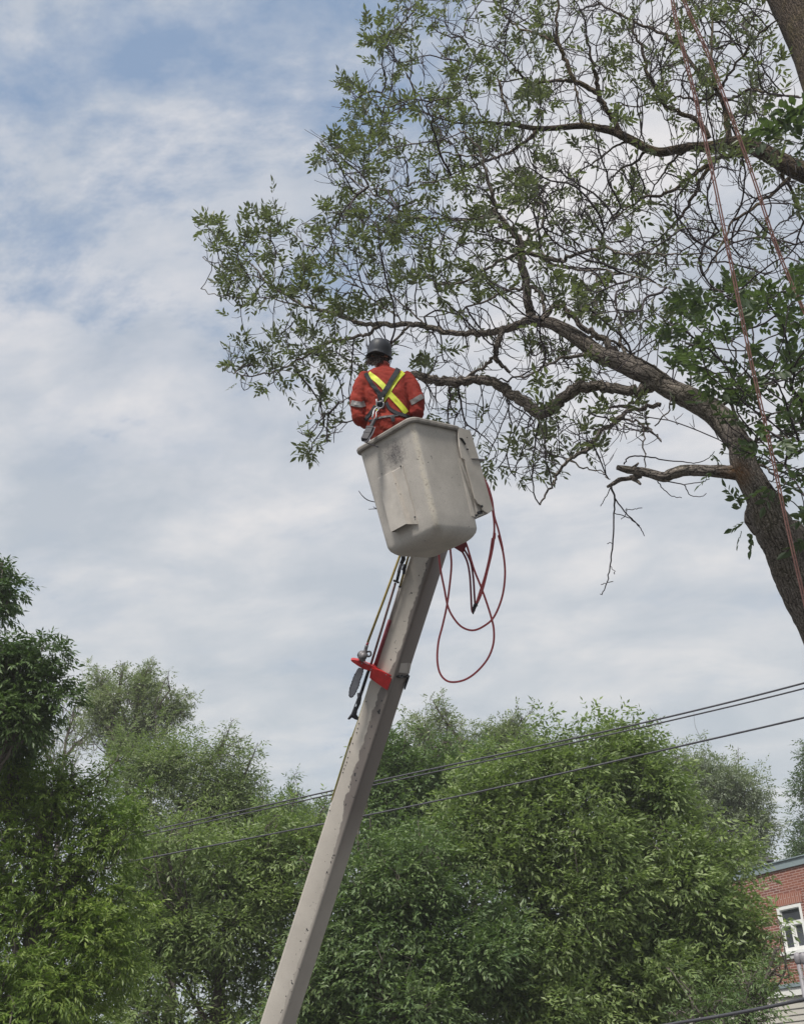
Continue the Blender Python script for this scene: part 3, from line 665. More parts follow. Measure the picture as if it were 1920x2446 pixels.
for sgn in (-1, 1):
    pts, hand = arms[sgn]; s0 = node(pts[0], .045, ch); s1 = node(pts[2], .045, s0); e0 = node(pts[5], .038, s1); e1 = node(pts[7], .032, e0)
    wr_ = node(hand, .026, e1); palm = node(hand+[-sgn*.01, .05, .01], .026, wr_); 
    for k in range(4):
        off = np.array([sgn*(-.030+.020*k), .0, 0]); L_ = (.030, .034, .032, .025)[k]
        a = node(hand+[-sgn*.01, .085, .012]+off, .0095, palm); b_ = node(hand+[-sgn*.01, .085+L_, .004]+off, .0088, a); c_ = node(hand+[-sgn*.012, .085+L_*1.2, -.024]+off, .008, b_); node(hand+[-sgn*.012, .085+L_*.8, -.042]+off, .0072, c_)
    t1 = node(hand+[-sgn*.045, .035, -.005], .011, palm); t2 = node(hand+[-sgn*.06, .065, -.02], .0095, t1); node(hand+[-sgn*.05, .09, -.032], .0085, t2)
    hp = node(LEG[sgn][0], .065, pel); kn = node(LEG[sgn][1], .05, hp); an = node(LEG[sgn][2], .036, kn); node(LEG[sgn][2]+[0, .12, -.05], .028, an)
me = bpy.data.meshes.new('body'); me.from_pydata(bmv, bme, []); body = bpy.data.objects.new('body', me); sc.collection.objects.link(body); body.parent = man
sk = body.modifiers.new('skin', 'SKIN'); sk.use_smooth_shade = True
for i, r in enumerate(bmr): me.skin_vertices[0].data[i].radius = (r, r)
me.skin_vertices[0].data[pel].use_root = True
body.modifiers.new('sub', 'SUBSURF').levels = 1; body.modifiers['sub'].render_levels = 2
me.materials.append(worn((.45, .24, .17), .1, 20, .55))
for sgn in (-1, 1):
    f0 = LEG[sgn][2]-np.array([0, 0, .05]); g = Geo(); q = smooth_path([list(f0+[0, -.07, 0])+[.043], list(f0+[0, .02, 0])+[.050], list(f0+[0, .12, 0])+[.045], list(f0+[0, .17, -.005])+[.033]], 3); g.tube(q[:, :3], q[:, 3], 12)
    g.tube([f0+[0, -.01, 0], f0+[0, -.01, .15]], [.055, .062], 12); g.build('boot', M_black, body, smooth=True)
# collar
g = Geo(); cc = rows[0][0]+np.array([0, 0, .0]); ca = np.linspace(0, 2*math.pi, 24, endpoint=False)
g.put([cc+[.064*math.cos(a), .064*math.sin(a), -.035] for a in ca]+[cc+[.066*math.cos(a), .066*math.sin(a), .018+.006*math.sin(a*3)] for a in ca], [[i, (i+1) % 24, 24+(i+1) % 24, 24+i] for i in range(24)])
co_ = g.build('collar', worn((.48, .10, .08), .15, 14, .85), cover, smooth=True); m = co_.modifiers.new('s', 'SOLIDIFY'); m.thickness = .006
# helmet
hc = W(668, 430, 0); hc[1] = WY+.01
g = Geo(); R_ = Matrix.Rotation(math.radians(27), 3, 'X') @ Matrix.Rotation(math.radians(4), 3, 'Y') @ Matrix.Rotation(math.radians(-12), 3, 'Z'); R_ = np.array(R_); seg = 40; VV = []
prof = [(1.0, -.012), (1.0, .0), (.985, .03), (.95, .065), (.87, .10), (.73, .128), (.52, .148), (.27, .158), (.04, .161)]
for f_, z in prof:
    for i in range(seg):
        a = 2*math.pi*i/seg; rx, ry = .121*f_, .142*f_
        ridge = 1+.015*math.cos(a*2)*(z > .05)
        dip = -.030*abs(math.cos(a))**1.3 if z <= .0 else 0           # rim drops at the sides
        if f_ == 1.0 and z < 0: rx += .008; ry += .010
        VV.append(hc+R_@np.array([rx*math.cos(a)*ridge, ry*math.sin(a), z+dip+(.012 if z <= 0 else 0)]))
n = len(prof); g.put(VV, [[i*seg+j, i*seg+(j+1) % seg, (i+1)*seg+(j+1) % seg, (i+1)*seg+j] for i in range(n-1) for j in range(seg)])
g.put(VV[(n-1)*seg:], np.array([[j, (j+1) % seg, (j+2) % seg] for j in range(0)]).reshape(0, 3).astype(int)) if False else None
hm = g.build('helmet', worn((.036, .040, .052), .3, 12, .5, .1), man, smooth=True); m = hm.modifiers.new('s', 'SOLIDIFY'); m.thickness = .005
g = Geo(); lower = [VV[i]+R_@np.array([0, 0, -.002]) for i in range(seg)]; g.tube(lower+[lower[0]], .0045, 6, cap=False); g.build('helmet_edge', M_black, hm)
g = Geo(); 
for cx, ex in ((880, 860), (840, 835)):
    g.tube(smooth_path([W(cx, 440, -.0), W(ex+25, 560, .02), W(ex-20, 660, .06)], 4), .004, 5)
g.build('chin_strap', M_black, hm)
# curly hair at the nape
g = Geo(); rr = random.Random(3)
for i in range(420):
    x = rr.uniform(470, 850); y0 = rr.uniform(430, 560); side = (x-660)/190
    p0 = W(x, y0, -.075+.06*abs(side)+rr.uniform(0, .05)); L_ = rr.uniform(.05, .12) if x < 640 else rr.uniform(.03, .07)
    pts = [p0]; d = np.array([side*.25-.1, -.15, -1.0])
    ph = rr.uniform(0, 6)
    for k in range(6):
        d2 = d+np.array([math.sin(ph+k*1.9)*.8, math.cos(ph*1.3+k*1.7)*.6, 0]); pts.append(pts[-1]+norm(d2)*L_/6)
    g.tube(pts, [.0035, .004, .004, .0035, .003, .0025, .001], 4, cap=False)
put_loft(g, [(W(655, 400, .01), .075, .080), (W(655, 460, .01), .078, .082), (W(665, 520, .015), .066, .072), (W(690, 575, .02), .045, .05)])
g.build('hair', worn((.035, .018, .016), .4, 40, .7), man)

# ================================================================== ash trees being pruned
def cr3(x, y, w_): return (400+x/2.247, y/2.247, w_/2.247)
def cr4(x, y, w_): return (1160+x/2.247, y/2.247, w_/2.247)
def cr5(x, y, w_): return (1160+x/2.247, 900+y/2.247, w_/2.247)
def cr6(x, y, w_): return (1440+x/3.558, 960+y/3.558, w_/3.558)
def cr1(x, y, w_): return (820+x/3.752, 780+y/3.752, w_/3.752)
def DA(px, py): return float(np.clip(9.1+(1800-px)/1000*1.9+(900-py)/1000*1.3, 8.7, 14))
def DB(px, py): return float(np.clip(10.6+(1880-px)/1000*1.4+(420-py)/1000*2.2, 9.5, 15))
def L(fn, *pts): return [fn(*p) for p in pts]
trunkA = L(cr6, (1235, 330, 200), (1180, 420, 215), (1210, 560, 225), (1280, 700, 240), (1350, 830, 262), (1400, 960, 300), (1465, 1100, 335), (1530, 1250, 315), (1590, 1450, 300), (1680, 1650, 305), (1800, 1880, 320))
mainA = L(cr6, (1190, 440, 200), (1120, 310, 205))+L(cr5, (1235, 200, 128), (1110, 120, 120), (985, 65, 112), (900, 10, 108))+L(cr4, (800, 1975, 118), (700, 1935, 105), (610, 1905, 95), (530, 1840, 85), (440, 1780, 75), (350, 1735, 66), (270, 1722, 58), (235, 1700, 54))
A_l = [  # (points, depth drift at tip)
 (L(cr4, (240, 1710, 54), (228, 1640, 48), (215, 1530, 46), (192, 1400, 44), (182, 1300, 40), (120, 1215, 34), (60, 1150, 28), (40, 1060, 24), (10, 960, 19))+L(cr3, (1690, 830, 16), (1640, 760, 13), (1560, 690, 9)), -.6),
 (L(cr4, (250, 1715, 48), (150, 1755, 44), (60, 1778, 38), (0, 1790, 36))+L(cr3, (1600, 1785, 32), (1480, 1782, 30), (1380, 1748, 30), (1280, 1740, 28), (1150, 1742, 27), (1040, 1732, 23), (900, 1688, 20), (760, 1652, 16), (650, 1590, 12), (550, 1530, 9), (430, 1400, 7), (280, 1290, 5), (180, 1170, 4)), .3),
 (L(cr3, (1150, 1742, 20), (1080, 1790, 19), (1000, 1810, 18), (850, 1850, 15), (720, 1925, 13), (600, 1985, 11), (480, 2015, 8), (380, 2005, 6), (320, 1990, 5)), -.3),
 (L(cr3, (700, 1640, 8), (560, 1600, 7), (440, 1600, 5), (300, 1590, 4), (180, 1550, 3)), -.3),
 (L(cr3, (660, 1600, 9), (520, 1500, 7), (380, 1460, 6), (300, 1430, 5), (190, 1380, 3)), .3),
 (L(cr3, (560, 1525, 6), (580, 1420, 5), (560, 1280, 4), (510, 1200, 3)), .1), (L(cr3, (560, 1525, 5), (490, 1420, 4), (480, 1350, 3)), .2),
 (L(cr5, (900, 40, 70), (820, 72, 60), (700, 70, 57), (590, 52, 60), (490, 62, 62), (420, 112, 64), (350, 172, 66), (275, 190, 66), (200, 132, 60), (120, 80, 54))+L(cr1, (1440, 545, 92), (1300, 492, 88), (1150, 478, 82), (1000, 500, 88), (850, 490, 82), (720, 455, 76), (625, 428, 68)), .3),
 (L(cr4, (740, 1935, 42), (650, 1845, 38), (580, 1785, 32), (500, 1742, 30), (450, 1675, 28), (380, 1645, 22), (330, 1690, 24), (300, 1720, 22)), -.3),
 (L(cr4, (320, 1700, 22), (305, 1600, 20), (260, 1545, 20), (230, 1540, 20)), .1), (L(cr4, (225, 1545, 17), (100, 1560, 14), (0, 1610, 12))+L(cr3, (1580, 1660, 9), (1480, 1690, 7), (1350, 1700, 5)), .6),
 (L(cr4, (200, 1355, 24), (300, 1372, 28), (400, 1402, 24), (450, 1372, 21), (560, 1342, 18), (640, 1332, 16), (720, 1360, 14), (800, 1365, 12), (960, 1358, 10), (1200, 1360, 7)), -.5),
 (L(cr4, (290, 1380, 16), (420, 1440, 14), (600, 1450, 11), (720, 1470, 9), (860, 1500, 7), (1000, 1560, 5)), -.8),
 (L(cr4, (200, 1350, 20), (80, 1400, 18), (0, 1440, 17))+L(cr3, (1640, 1490, 14), (1500, 1530, 11), (1400, 1500, 8), (1250, 1480, 6)), .6),
 (L(cr4, (190, 1300, 18), (260, 1250, 15), (310, 1180, 12), (300, 1060, 9), (340, 980, 6)), .4),
 (L(cr4, (110, 1225, 20), (60, 1195, 18), (0, 1165, 17))+L(cr3, (1600, 1182, 15), (1500, 1175, 14), (1400, 1170, 12), (1280, 1150, 10), (1150, 1060, 8), (1050, 1000, 7), (950, 930, 5), (880, 840, 4), (820, 750, 3)), .5),
 (L(cr3, (1700, 870, 10), (1500, 960, 9), (1350, 980, 7), (1200, 1020, 5), (1080, 1000, 4)), -.5),
 (L(cr3, (1690, 840, 9), (1540, 830, 8), (1400, 800, 6), (1250, 740, 5), (1130, 690, 4), (1050, 560, 3)), .6),
 (L(cr3, (1300, 1745, 14), (1230, 1820, 14), (1150, 1950, 10), (1040, 2080, 7), (920, 2157, 4)), -.7),
 (L(cr3, (1640, 1490, 10), (1500, 1400, 8), (1380, 1330, 7), (1200, 1290, 5), (1060, 1200, 4)), .5),
 (L(cr3, (1280, 1735, 9), (1150, 1640, 8), (1020, 1540, 7), (900, 1470, 6), (780, 1360, 5), (680, 1240, 3)), .4),
 (L(cr3, (1380, 1745, 10), (1270, 1640, 9), (1130, 1540, 7), (980, 1490, 6), (880, 1400, 4)), .8),
 (L(cr4, (90, 1780, 34), (60, 1850, 34), (50, 1900, 30), (70, 1950, 24), (130, 2000, 16)), -.5), (L(cr4, (50, 1910, 20), (0, 1960, 18), (-120, 2040, 12), (-200, 2100, 7)), .4),
 (L(cr4, (590, 1905, 24), (480, 1910, 20), (380, 1930, 16), (280, 1990, 13), (120, 2040, 10), (20, 2030, 7)), -.9),
 (L(cr5, (935, 152, 26), (850, 160, 24), (760, 190, 26), (690, 242, 26), (620, 290, 25), (560, 370, 24), (480, 430, 20), (400, 490, 17), (370, 560, 14), (330, 620, 12), (290, 688, 9)), -.4),
 (L(cr5, (860, 60, 24), (820, 110, 22), (760, 155, 18), (680, 160, 15), (590, 180, 12), (545, 240, 10), (545, 340, 8)), .3),
 (L(cr5, (690, 242, 16), (740, 232, 13), (850, 262, 11), (900, 300, 9), (940, 350, 5)), -.2), (L(cr5, (845, 262, 9), (850, 380, 8), (855, 485, 6)), -.1), (L(cr5, (905, 265, 8), (980, 180, 8), (990, 130, 9)), -.1),
 (L(cr5, (430, 440, 10), (540, 490, 8), (620, 520, 6), (665, 550, 5)), -.3),
 (L(cr5, (1230, 182, 22), (1300, 118, 18), (1400, 60, 14), (1500, 40, 10), (1600, 60, 6)), -.4),
 (L(cr5, (1370, 310, 18), (1335, 200, 18), (1305, 110, 18), (1330, 0, 15))+L(cr4, (1340, 2000, 12), (1330, 1850, 9), (1350, 1700, 6)), -.5),
 (L(cr6, (1260, 380, 26), (1300, 300, 24), (1370, 170, 18), (1480, 90, 14), (1708, 20, 9)), -.6), (L(cr6, (1270, 380, 22), (1370, 305, 18), (1500, 290, 14), (1708, 345, 10)), -.8),
 (L(cr6, (1290, 520, 22), (1400, 582, 18), (1550, 690, 15), (1708, 800, 12), (1800, 900, 8)), -.6), (L(cr6, (1300, 490, 12), (1370, 440, 10), (1440, 500, 8), (1600, 560, 6)), -.9),
 (L(cr6, (1360, 700, 12), (1440, 660, 9), (1520, 600, 6)), -.6), (L(cr6, (1420, 800, 12), (1480, 750, 9), (1560, 700, 6)), -.6),
 (L(cr4, (860, 2040, 22), (800, 1960, 20), (730, 1860, 18), (720, 1720, 12), (700, 1640, 8)), .5), (L(cr4, (1000, 2090, 18), (940, 2000, 15), (850, 1940, 12), (760, 1900, 10)), -.5),
 (L(cr4, (570, 1720, 14), (595, 1620, 12), (600, 1500, 10), (560, 1450, 8)), .2), (L(cr4, (500, 1822, 18), (600, 1810, 18), (700, 1850, 14), (800, 1900, 10)), .4),
]
deadA = L(cr5, (1420, 500, 110), (1350, 512, 96), (1290, 512, 82), (1200, 506, 74), (1080, 500, 74), (1000, 520, 76), (950, 538, 74), (850, 512, 68), (760, 500, 62), (702, 486, 42))
deadx = [L(cr5, (830, 528, 36), (770, 545, 26), (720, 552, 26), (690, 570, 24), (652, 590, 15)), L(cr5, (780, 540, 30), (810, 560, 20), (828, 575, 14)), L(cr5, (770, 500, 20), (800, 480, 16), (816, 465, 12)),
 L(cr5, (672, 588, 12), (690, 650, 10), (685, 760, 8), (680, 900, 8), (665, 1010, 7), (650, 1100, 6), (625, 1165, 5), (612, 1166, 4)),
 L(cr5, (690, 650, 9), (740, 720, 8), (790, 770, 7), (830, 815, 6), (850, 855, 4)), L(cr5, (685, 730, 5), (760, 755, 5), (825, 800, 4)), L(cr5, (745, 715, 4), (790, 712, 4), (838, 704, 3)), L(cr5, (725, 765, 3), (745, 745, 4), (755, 705, 3)),
 L(cr5, (668, 595, 6), (640, 650, 5), (615, 695, 4)), L(cr5, (665, 1010, 4), (685, 1040, 3), (688, 1060, 3)), L(cr5, (617, 1115, 3), (650, 1105, 4), (682, 1098, 3)), L(cr5, (650, 896, 3), (682, 890, 4)),
 L(cr5, (740, 470, 8), (770, 430, 8), (850, 428, 8), (950, 445, 7), (1080, 460, 6), (1150, 460, 5), (1200, 430, 4), (1225, 400, 3)),
 L(cr5, (920, 560, 7), (950, 600, 6), (1000, 640, 5), (1050, 650, 4)), L(cr5, (960, 560, 7), (1060, 580, 6), (1090, 630, 5), (1150, 645, 4), (1182, 625, 3)), L(cr5, (1060, 580, 5), (1150, 565, 5), (1200, 548, 4))]
def DBl(px, py): return DB(px, py)
limbB = L(cr4, (1830, 965, 125), (1708, 925, 112), (1600, 880, 95), (1500, 820, 84), (1400, 775, 76), (1300, 768, 66), (1200, 788, 56), (1080, 790, 48), (950, 815, 48), (870, 800, 46), (780, 752, 46), (700, 712, 44), (620, 690, 40), (520, 675, 35), (400, 685, 30), (280, 690, 27), (150, 670, 22), (60, 662, 17), (0, 655, 14))+L(cr3, (1560, 660, 10), (1420, 620, 7), (1280, 560, 5), (1150, 500, 4))
trunkB = L(cr4, (1545, -260, 240), (1605, -120, 240), (1685, 60, 240), (1800, 330, 250), (1900, 700, 260), (2010, 1050, 270))
B_l = [
 (L(cr4, (730, 735, 34), (690, 660, 30), (645, 590, 28), (610, 510, 27), (590, 400, 22), (570, 340, 17), (545, 230, 12), (530, 120, 8)), -.6),
 (L(cr4, (612, 515, 27), (540, 468, 27), (470, 432, 25), (432, 330, 22), (388, 235, 21), (377, 130, 17), (390, 0, 11), (400, -80, 8)), -.4),
 (L(cr4, (470, 435, 18), (360, 437, 17), (240, 442, 16), (190, 400, 13), (140, 350, 10), (80, 270, 7))+L(cr3, (1600, 200, 5)), -.8),
 (L(cr4, (385, 240, 14), (300, 190, 13), (200, 160, 12), (110, 90, 10), (40, 0, 7)), .3),
 (L(cr4, (1300, 760, 34), (1282, 600, 28), (1235, 480, 25), (1150, 400, 22), (1080, 300, 18), (1000, 220, 17), (900, 160, 15), (800, 120, 14), (700, 70, 12), (600, 10, 9)), .7),
 (L(cr4, (1230, 480, 20), (1212, 300, 16), (1216, 100, 12), (1210, -20, 9)), .9), (L(cr4, (1262, 560, 20), (1330, 522, 17), (1415, 482, 15), (1500, 500, 12), (1600, 520, 10), (1708, 512, 7)), -.6),
 (L(cr4, (1195, 740, 28), (1130, 645, 27), (1050, 605, 25), (950, 558, 24), (900, 450, 21), (870, 380, 19), (842, 280, 17), (800, 180, 12), (780, 80, 8)), -.5),
 (L(cr4, (1250, 480, 18), (1300, 410, 15), (1380, 300, 13), (1450, 200, 11), (1565, 105, 9)), -.9),
 (L(cr4, (1370, 825, 30), (1250, 850, 27), (1170, 900, 25), (1080, 960, 22), (960, 1040, 18), (840, 1060, 14), (770, 1110, 11), (700, 1160, 9), (640, 1250, 6), (610, 1320, 4)), -.6),
 (L(cr4, (1210, 880, 24), (1150, 980, 22), (1110, 1060, 20), (1040, 1160, 16), (960, 1250, 11), (890, 1310, 7)), .6),
 (L(cr4, (1625, 960, 26), (1530, 1040, 19), (1460, 1100, 18), (1340, 1180, 15), (1290, 1250, 12), (1240, 1370, 9), (1170, 1480, 5)), -.8),
 (L(cr4, (1580, 930, 22), (1640, 1020, 16), (1660, 1100, 12), (1708, 1200, 8)), .5),
 (L(cr4, (520, 670, 18), (505, 580, 14), (485, 480, 10), (470, 400, 6)), .9), (L(cr4, (160, 668, 14), (110, 560, 12), (70, 440, 10), (20, 380, 7))+L(cr3, (1650, 300, 5), (1560, 180, 4)), .4),
 (L(cr4, (280, 700, 20), (200, 770, 18), (100, 830, 15), (0, 865, 12))+L(cr3, (1620, 900, 9), (1500, 960, 6)), -.5),
 (L(cr4, (870, 800, 18), (800, 870, 14), (700, 930, 10), (660, 1000, 7)), .5), (L(cr4, (1080, 800, 18), (1000, 860, 13), (930, 960, 9), (880, 1060, 6)), .9), (L(cr4, (780, 760, 16), (700, 780, 12), (600, 860, 9), (500, 920, 7), (420, 980, 5)), .4),
 (L(cr3, (1500, 640, 8), (1380, 560, 7), (1300, 430, 5), (1240, 330, 4), (1130, 200, 3)), .5), (L(cr4, (0, 655, 9), (-60, 560, 8), (-100, 450, 6), (-160, 300, 4)), -.6),
 (L(cr4, (1235, 500, 14), (1150, 540, 13), (1040, 520, 11), (930, 540, 9), (800, 570, 7), (660, 560, 5)), .3),
]
def world_path(pts, Df, drift=0.0, n=5):
    m_ = len(pts); out = []
    for i, (px, py, w_) in enumerate(pts):
        D = Df(px, py)+drift*(i/(m_-1))**1.2; D = max(D, 10.3) if (px < 1230 and py > 780) else D; out.append(list(C(px, py, D))+[w_*.5*D/FPX])
    return smooth_path(out, n)
def pip(poly, xy):
    x, y = xy[:, 0], xy[:, 1]; ins = np.zeros(len(x), bool); n = len(poly)
    for i in range(n):
        x1, y1 = poly[i]; x2, y2 = poly[(i+1) % n]
        c = ((y1 > y) != (y2 > y)) & (x < (x2-x1)*(y-y1)/(y2-y1+1e-9)+x1); ins ^= c
    return ins
def sample(poly, n, Df, spread, seed):
    r = np.random.default_rng(seed); poly = np.array(poly, float); lo, hi = poly.min(0), poly.max(0); out = []
    while len(out) < n:
        q = r.uniform(lo, hi, (n*3, 2)); out += list(q[pip(poly, q)])
    out = np.array(out[:n]); 
    return np.array([C(x, y, max(Df(x, y)+d, 10.5) if (x < 1240 and y > 780) else Df(x, y)+d) for (x, y), d in zip(out, r.normal(0, spread, n))])
def colonize(seedp, attr, leafy, step=.085, infl=1.7, kill=.13, iters=90, upb=.10, seed=0):
    r = np.random.default_rng(seed)
    P_ = [np.array(p) for p in seedp]; par = [-1]*len(P_); dr = [np.zeros(3)]*len(P_); lf = [0.0]*len(P_)
    ns = len(P_); A_ = np.array(attr); lv = np.array(leafy); alive = np.ones(len(A_), bool)
    best = np.full(len(A_), 1e9); bi = np.zeros(len(A_), int); new0 = 0
    kids = {}
    for it in range(iters):
        newp = np.array(P_[new0:])
        if len(newp) == 0: break
        for s in range(0, len(newp), 400):
            d = np.linalg.norm(A_[:, None]-newp[None, s:s+400], axis=2); j = d.argmin(1); dm = d[np.arange(len(A_)), j]
            u = dm < best; best[u] = dm[u]; bi[u] = new0+s+j[u]
        alive &= best > kill
        act = np.where(alive & (best < infl))[0]
        if len(act) == 0: break
        new0 = len(P_); grp = {}
        for a in act: grp.setdefault(int(bi[a]), []).append(a)
        for n_, al in grp.items():
            if kids.get(n_, 0) >= 3: 
                alive[al[0]] = False; continue
            v = norm(A_[al]-P_[n_]).sum(0)
            v = v/(np.linalg.norm(v)+1e-9)+dr[n_]*.85+r.normal(0, .20, 3)+np.array([0, 0, upb]); v = norm(v)
            P_.append(P_[n_]+v*step); par.append(n_); dr.append(v); lf.append(float(lv[al].mean())); kids[n_] = kids.get(n_, 0)+1
    return np.array(P_), np.array(par), np.array(dr), np.array(lf), ns
def leaf_geo(pos, d, up, Ls, Ws, six=True):
    """folded pointed leaves from vectors; returns V, F list"""
    pos, d = np.asarray(pos), norm(d); s = norm(np.cross(d, up)); n = np.cross(s, d); Ls = Ls[:, None]; Ws = Ws[:, None]
    if six:
        V = np.stack([pos, pos+d*Ls*.35+s*Ws*.5+n*Ws*.18, pos+d*Ls*.68+s*Ws*.38+n*Ws*.12, pos+d*Ls, pos+d*Ls*.68-s*Ws*.38+n*Ws*.12, pos+d*Ls*.35-s*Ws*.5+n*Ws*.18], 1)
        k = 6; f = np.array([[0, 1, 2, 3], [0, 3, 4, 5]])
    else:
        V = np.stack([pos, pos+d*Ls*.45+s*Ws*.5, pos+d*Ls-n*Ls*.12, pos+d*Ls*.45-s*Ws*.5], 1); k = 4; f = np.array([[0, 1, 2, 3]])
    N = len(pos); F = (np.arange(N)*k)[:, None, None]+f[None]
    return V.reshape(-1, 3), F.reshape(-1, 4)
def compound(pos, d, size, K=7, asp=.40, droop=0.0, six=True, r=None, spread=.85, lw=1.0):
    """pinnate leaves: K leaflets along a rachis of length ~2.2 leaflets"""
    N = len(pos); d = norm(d); up = norm(np.array([0, 0, 1.0])+r.normal(0, .45, (N, 3))); s = norm(np.cross(d, up)); pp = []; dd = []; uu = []; LL = []
    rach = size*2.1
    for k in range(K):
        if k == K-1: t, sg = 1.0, 0
        else: t = .30+.68*(k//2)/max(1, (K-1)//2-.5)*.85; sg = 1 if k % 2 else -1
        base_ = pos+d*(rach*t)[:, None]+np.array([0, 0, -1.0])*(rach*droop*t*t*.5)[:, None]
        dl_ = norm(d*(.75 if sg else 1)+s*sg*spread+np.array([0, 0, -1.0])*droop*(.5+t)+r.normal(0, .16, (N, 3)))
        pp.append(base_); dd.append(dl_); uu.append(norm(up+r.normal(0, .35, (N, 3)))); LL.append(size*r.uniform(.75, 1.1, N)*(1 if sg else 1.1))
    pp, dd, uu, LL = map(np.concatenate, (pp, dd, uu, LL))
    return leaf_geo(pp, dd, uu, LL, LL*asp*lw, six)
def twig_mesh(Pn, par, ns, rtip, rmax, skip_seed=True, k=5):
    n = len(Pn); ch = [[] for _ in range(n)]
    for i in range(ns, n): ch[par[i]].append(i)
    r = np.zeros(n); e = 2.15
    for i in range(n-1, ns-1, -1):
        r[i] = max(rtip**e, sum(r[c]**e for c in ch[i]))**(1/e) if ch[i] else rtip
    r = np.minimum(r, rmax)
    g = Geo(); stack = []
    for i in range(ns): stack += [(i, c) for c in ch[i]]
    while stack:
        p0, c = stack.pop(); chain = [p0, c]; 
        while ch[chain[-1]]:
            kids = sorted(ch[chain[-1]], key=lambda q: -r[q]); 
            for q in kids[1:]: stack.append((chain[-1], q))
            chain.append(kids[0])
        pts = Pn[chain]; rr_ = r[chain].copy(); rr_[0] = rr_[1]
        if len(chain) == 2: pts = np.vstack([pts[0], (pts[0]+pts[1])/2, pts[1]]); rr_ = np.array([rr_[0], rr_[0], rr_[1]])
        rr_[-1] *= .6
        g.tube(pts, rr_, k, cap=False)
    tips = [i for i in range(ns, n) if not ch[i]]
    return g, tips, r, ch
M_leafA = leafm((.052, .068, .036), (.118, .138, .064), (.18, .19, .155), .30)
M_leafR = leafm((.03, .058, .028), (.075, .11, .048), (.12, .15, .10), .28)
def arch_twig(g, p, d, Ln, rad, r, curl, n=5):
    pts = [p]; d = norm(d); 
    for i in range(n):
        d = norm(d+np.array([0, 0, 1.0])*curl+r.normal(0, .13, 3)); pts.append(pts[-1]+d*Ln/n)
    g.tube(pts, np.linspace(rad, rad*.55, n+1), 4, cap=False); return pts[-1], d
def grow_tree(tree, trunk_pts, Df, limbs, main, regions, barkm, seed, base_pt, extra=None, trunk_ext=None):
    # trunk
    tp = world_path(trunk_pts, Df, 0, 6)
    if trunk_ext is not None: tp = np.vstack([tp, smooth_path([list(tp[-1])]+trunk_ext, 8)[1:]])
    g = Geo(); g.tube(tp[:, :3], tp[:, 3], 26, rough=.045, seed=seed)
    if extra:
        for c_, r_, h_ in extra: 
            q = smooth_path([list(np.array(c_)+np.array([0, 0, -h_]))+[r_*.5], list(c_)+[r_], list(np.array(c_)+np.array([0, 0, h_]))+[r_*.55]], 4); g.tube(q[:, :3], q[:, 3], 12, rough=.09, seed=4)
    g.build('trunk', barkm, tree, smooth=True)
    seeds = []
    mp = world_path(main, Df, 0, 6); g = Geo(); g.tube(mp[:, :3], mp[:, 3], 20, rough=.05, seed=seed+1); g.build('limb', barkm, tree, smooth=True)
    seeds += list(mp[len(mp)//5::2, :3])
    small = Geo()
    for i, (pts, dr_) in enumerate(limbs):
        q = world_path(pts, Df, dr_, 5); j = np.random.default_rng(seed*50+i); q[1:-1, :3] += j.normal(0, .010, (len(q)-2, 3))
        if pts[0][2] > 19:
            g = Geo(); g.tube(q[:, :3], q[:, 3], 12, rough=.06, seed=seed+i, cap=True); g.build('limb', barkm, tree, smooth=True)
        else: small.tube(q[:, :3], np.maximum(q[:, 3], .005), 7, rough=.05, seed=i, cap=False)
        seeds += list(q[2::2, :3])
    at = []; lf = []; bare = []
    for poly, n, spread, leaf, b_ in regions:
        a = sample(poly, n, Df, spread, seed*7+len(at)); at += list(a); lf += [leaf]*n; bare += [b_]*n
    Pn, par, dr, lfy, ns = colonize(seeds, at, lf, seed=seed)
    g, tips, rad, ch = twig_mesh(Pn, par, ns, .0046, .028)
    r = np.random.default_rng(seed+99); print(tree.name, 'nodes', len(Pn), 'tips', len(tips))
    pos = []; dirs = []
    big = list(range(ns, len(Pn)))
    # side twigs: curved, rising at the end
    for i in big:
        if not ch[i]: continue
        if r.random() < .46:
            d = norm(dr[i]*.6+r.normal(0, .8, 3)); e_, d_ = arch_twig(g, Pn[i], d, r.uniform(.10, .34), .0042, r, .20)
            if r.random() < lfy[i]*.3: pos.append(e_); dirs.append(d_)
            if r.random() < .35:
                pts_ = Pn[i]*.5+e_*.5; e2, d2 = arch_twig(g, pts_, norm(d_+r.normal(0, .6, 3)), r.uniform(.08, .16), .0035, r, .15, 3)
                if r.random() < lfy[i]*.4: pos.append(e2); dirs.append(d2)
    for V_, F_, u_ in ((None, None, None),): pass
    for k_, Fl in small.F.items():
        pass
    tw = g.build('twigs', M_twig, tree, smooth=True)
    small.build('branches', barkm, tree, smooth=True)
    for i in tips:
        if r.random() < min(1, lfy[i]*1.0):
            for q in range(4): pos.append(Pn[i]); dirs.append(dr[i])
            if par[i] >= ns and r.random() < .6: pos.append(Pn[par[i]]); dirs.append(dr[i])
    for i in big:
        if rad[i] < .0085 and r.random() < lfy[i]*.12: pos.append(Pn[i]); dirs.append(norm(r.normal(0, 1, 3)))
    pos = np.array(pos); dirs = np.array(dirs)
    dirs = norm(dirs+r.normal(0, .55, dirs.shape)+np.array([0, 0, .22]))
    V, F = compound(pos, dirs, r.uniform(.062, .092, len(pos)), 7, .36, .03, True, r)
    print('compound leaves', len(pos))
    add('leaves', V, [F], leaf_mat, tree)
    return Pn, par, dr
leaf_mat = M_leafA
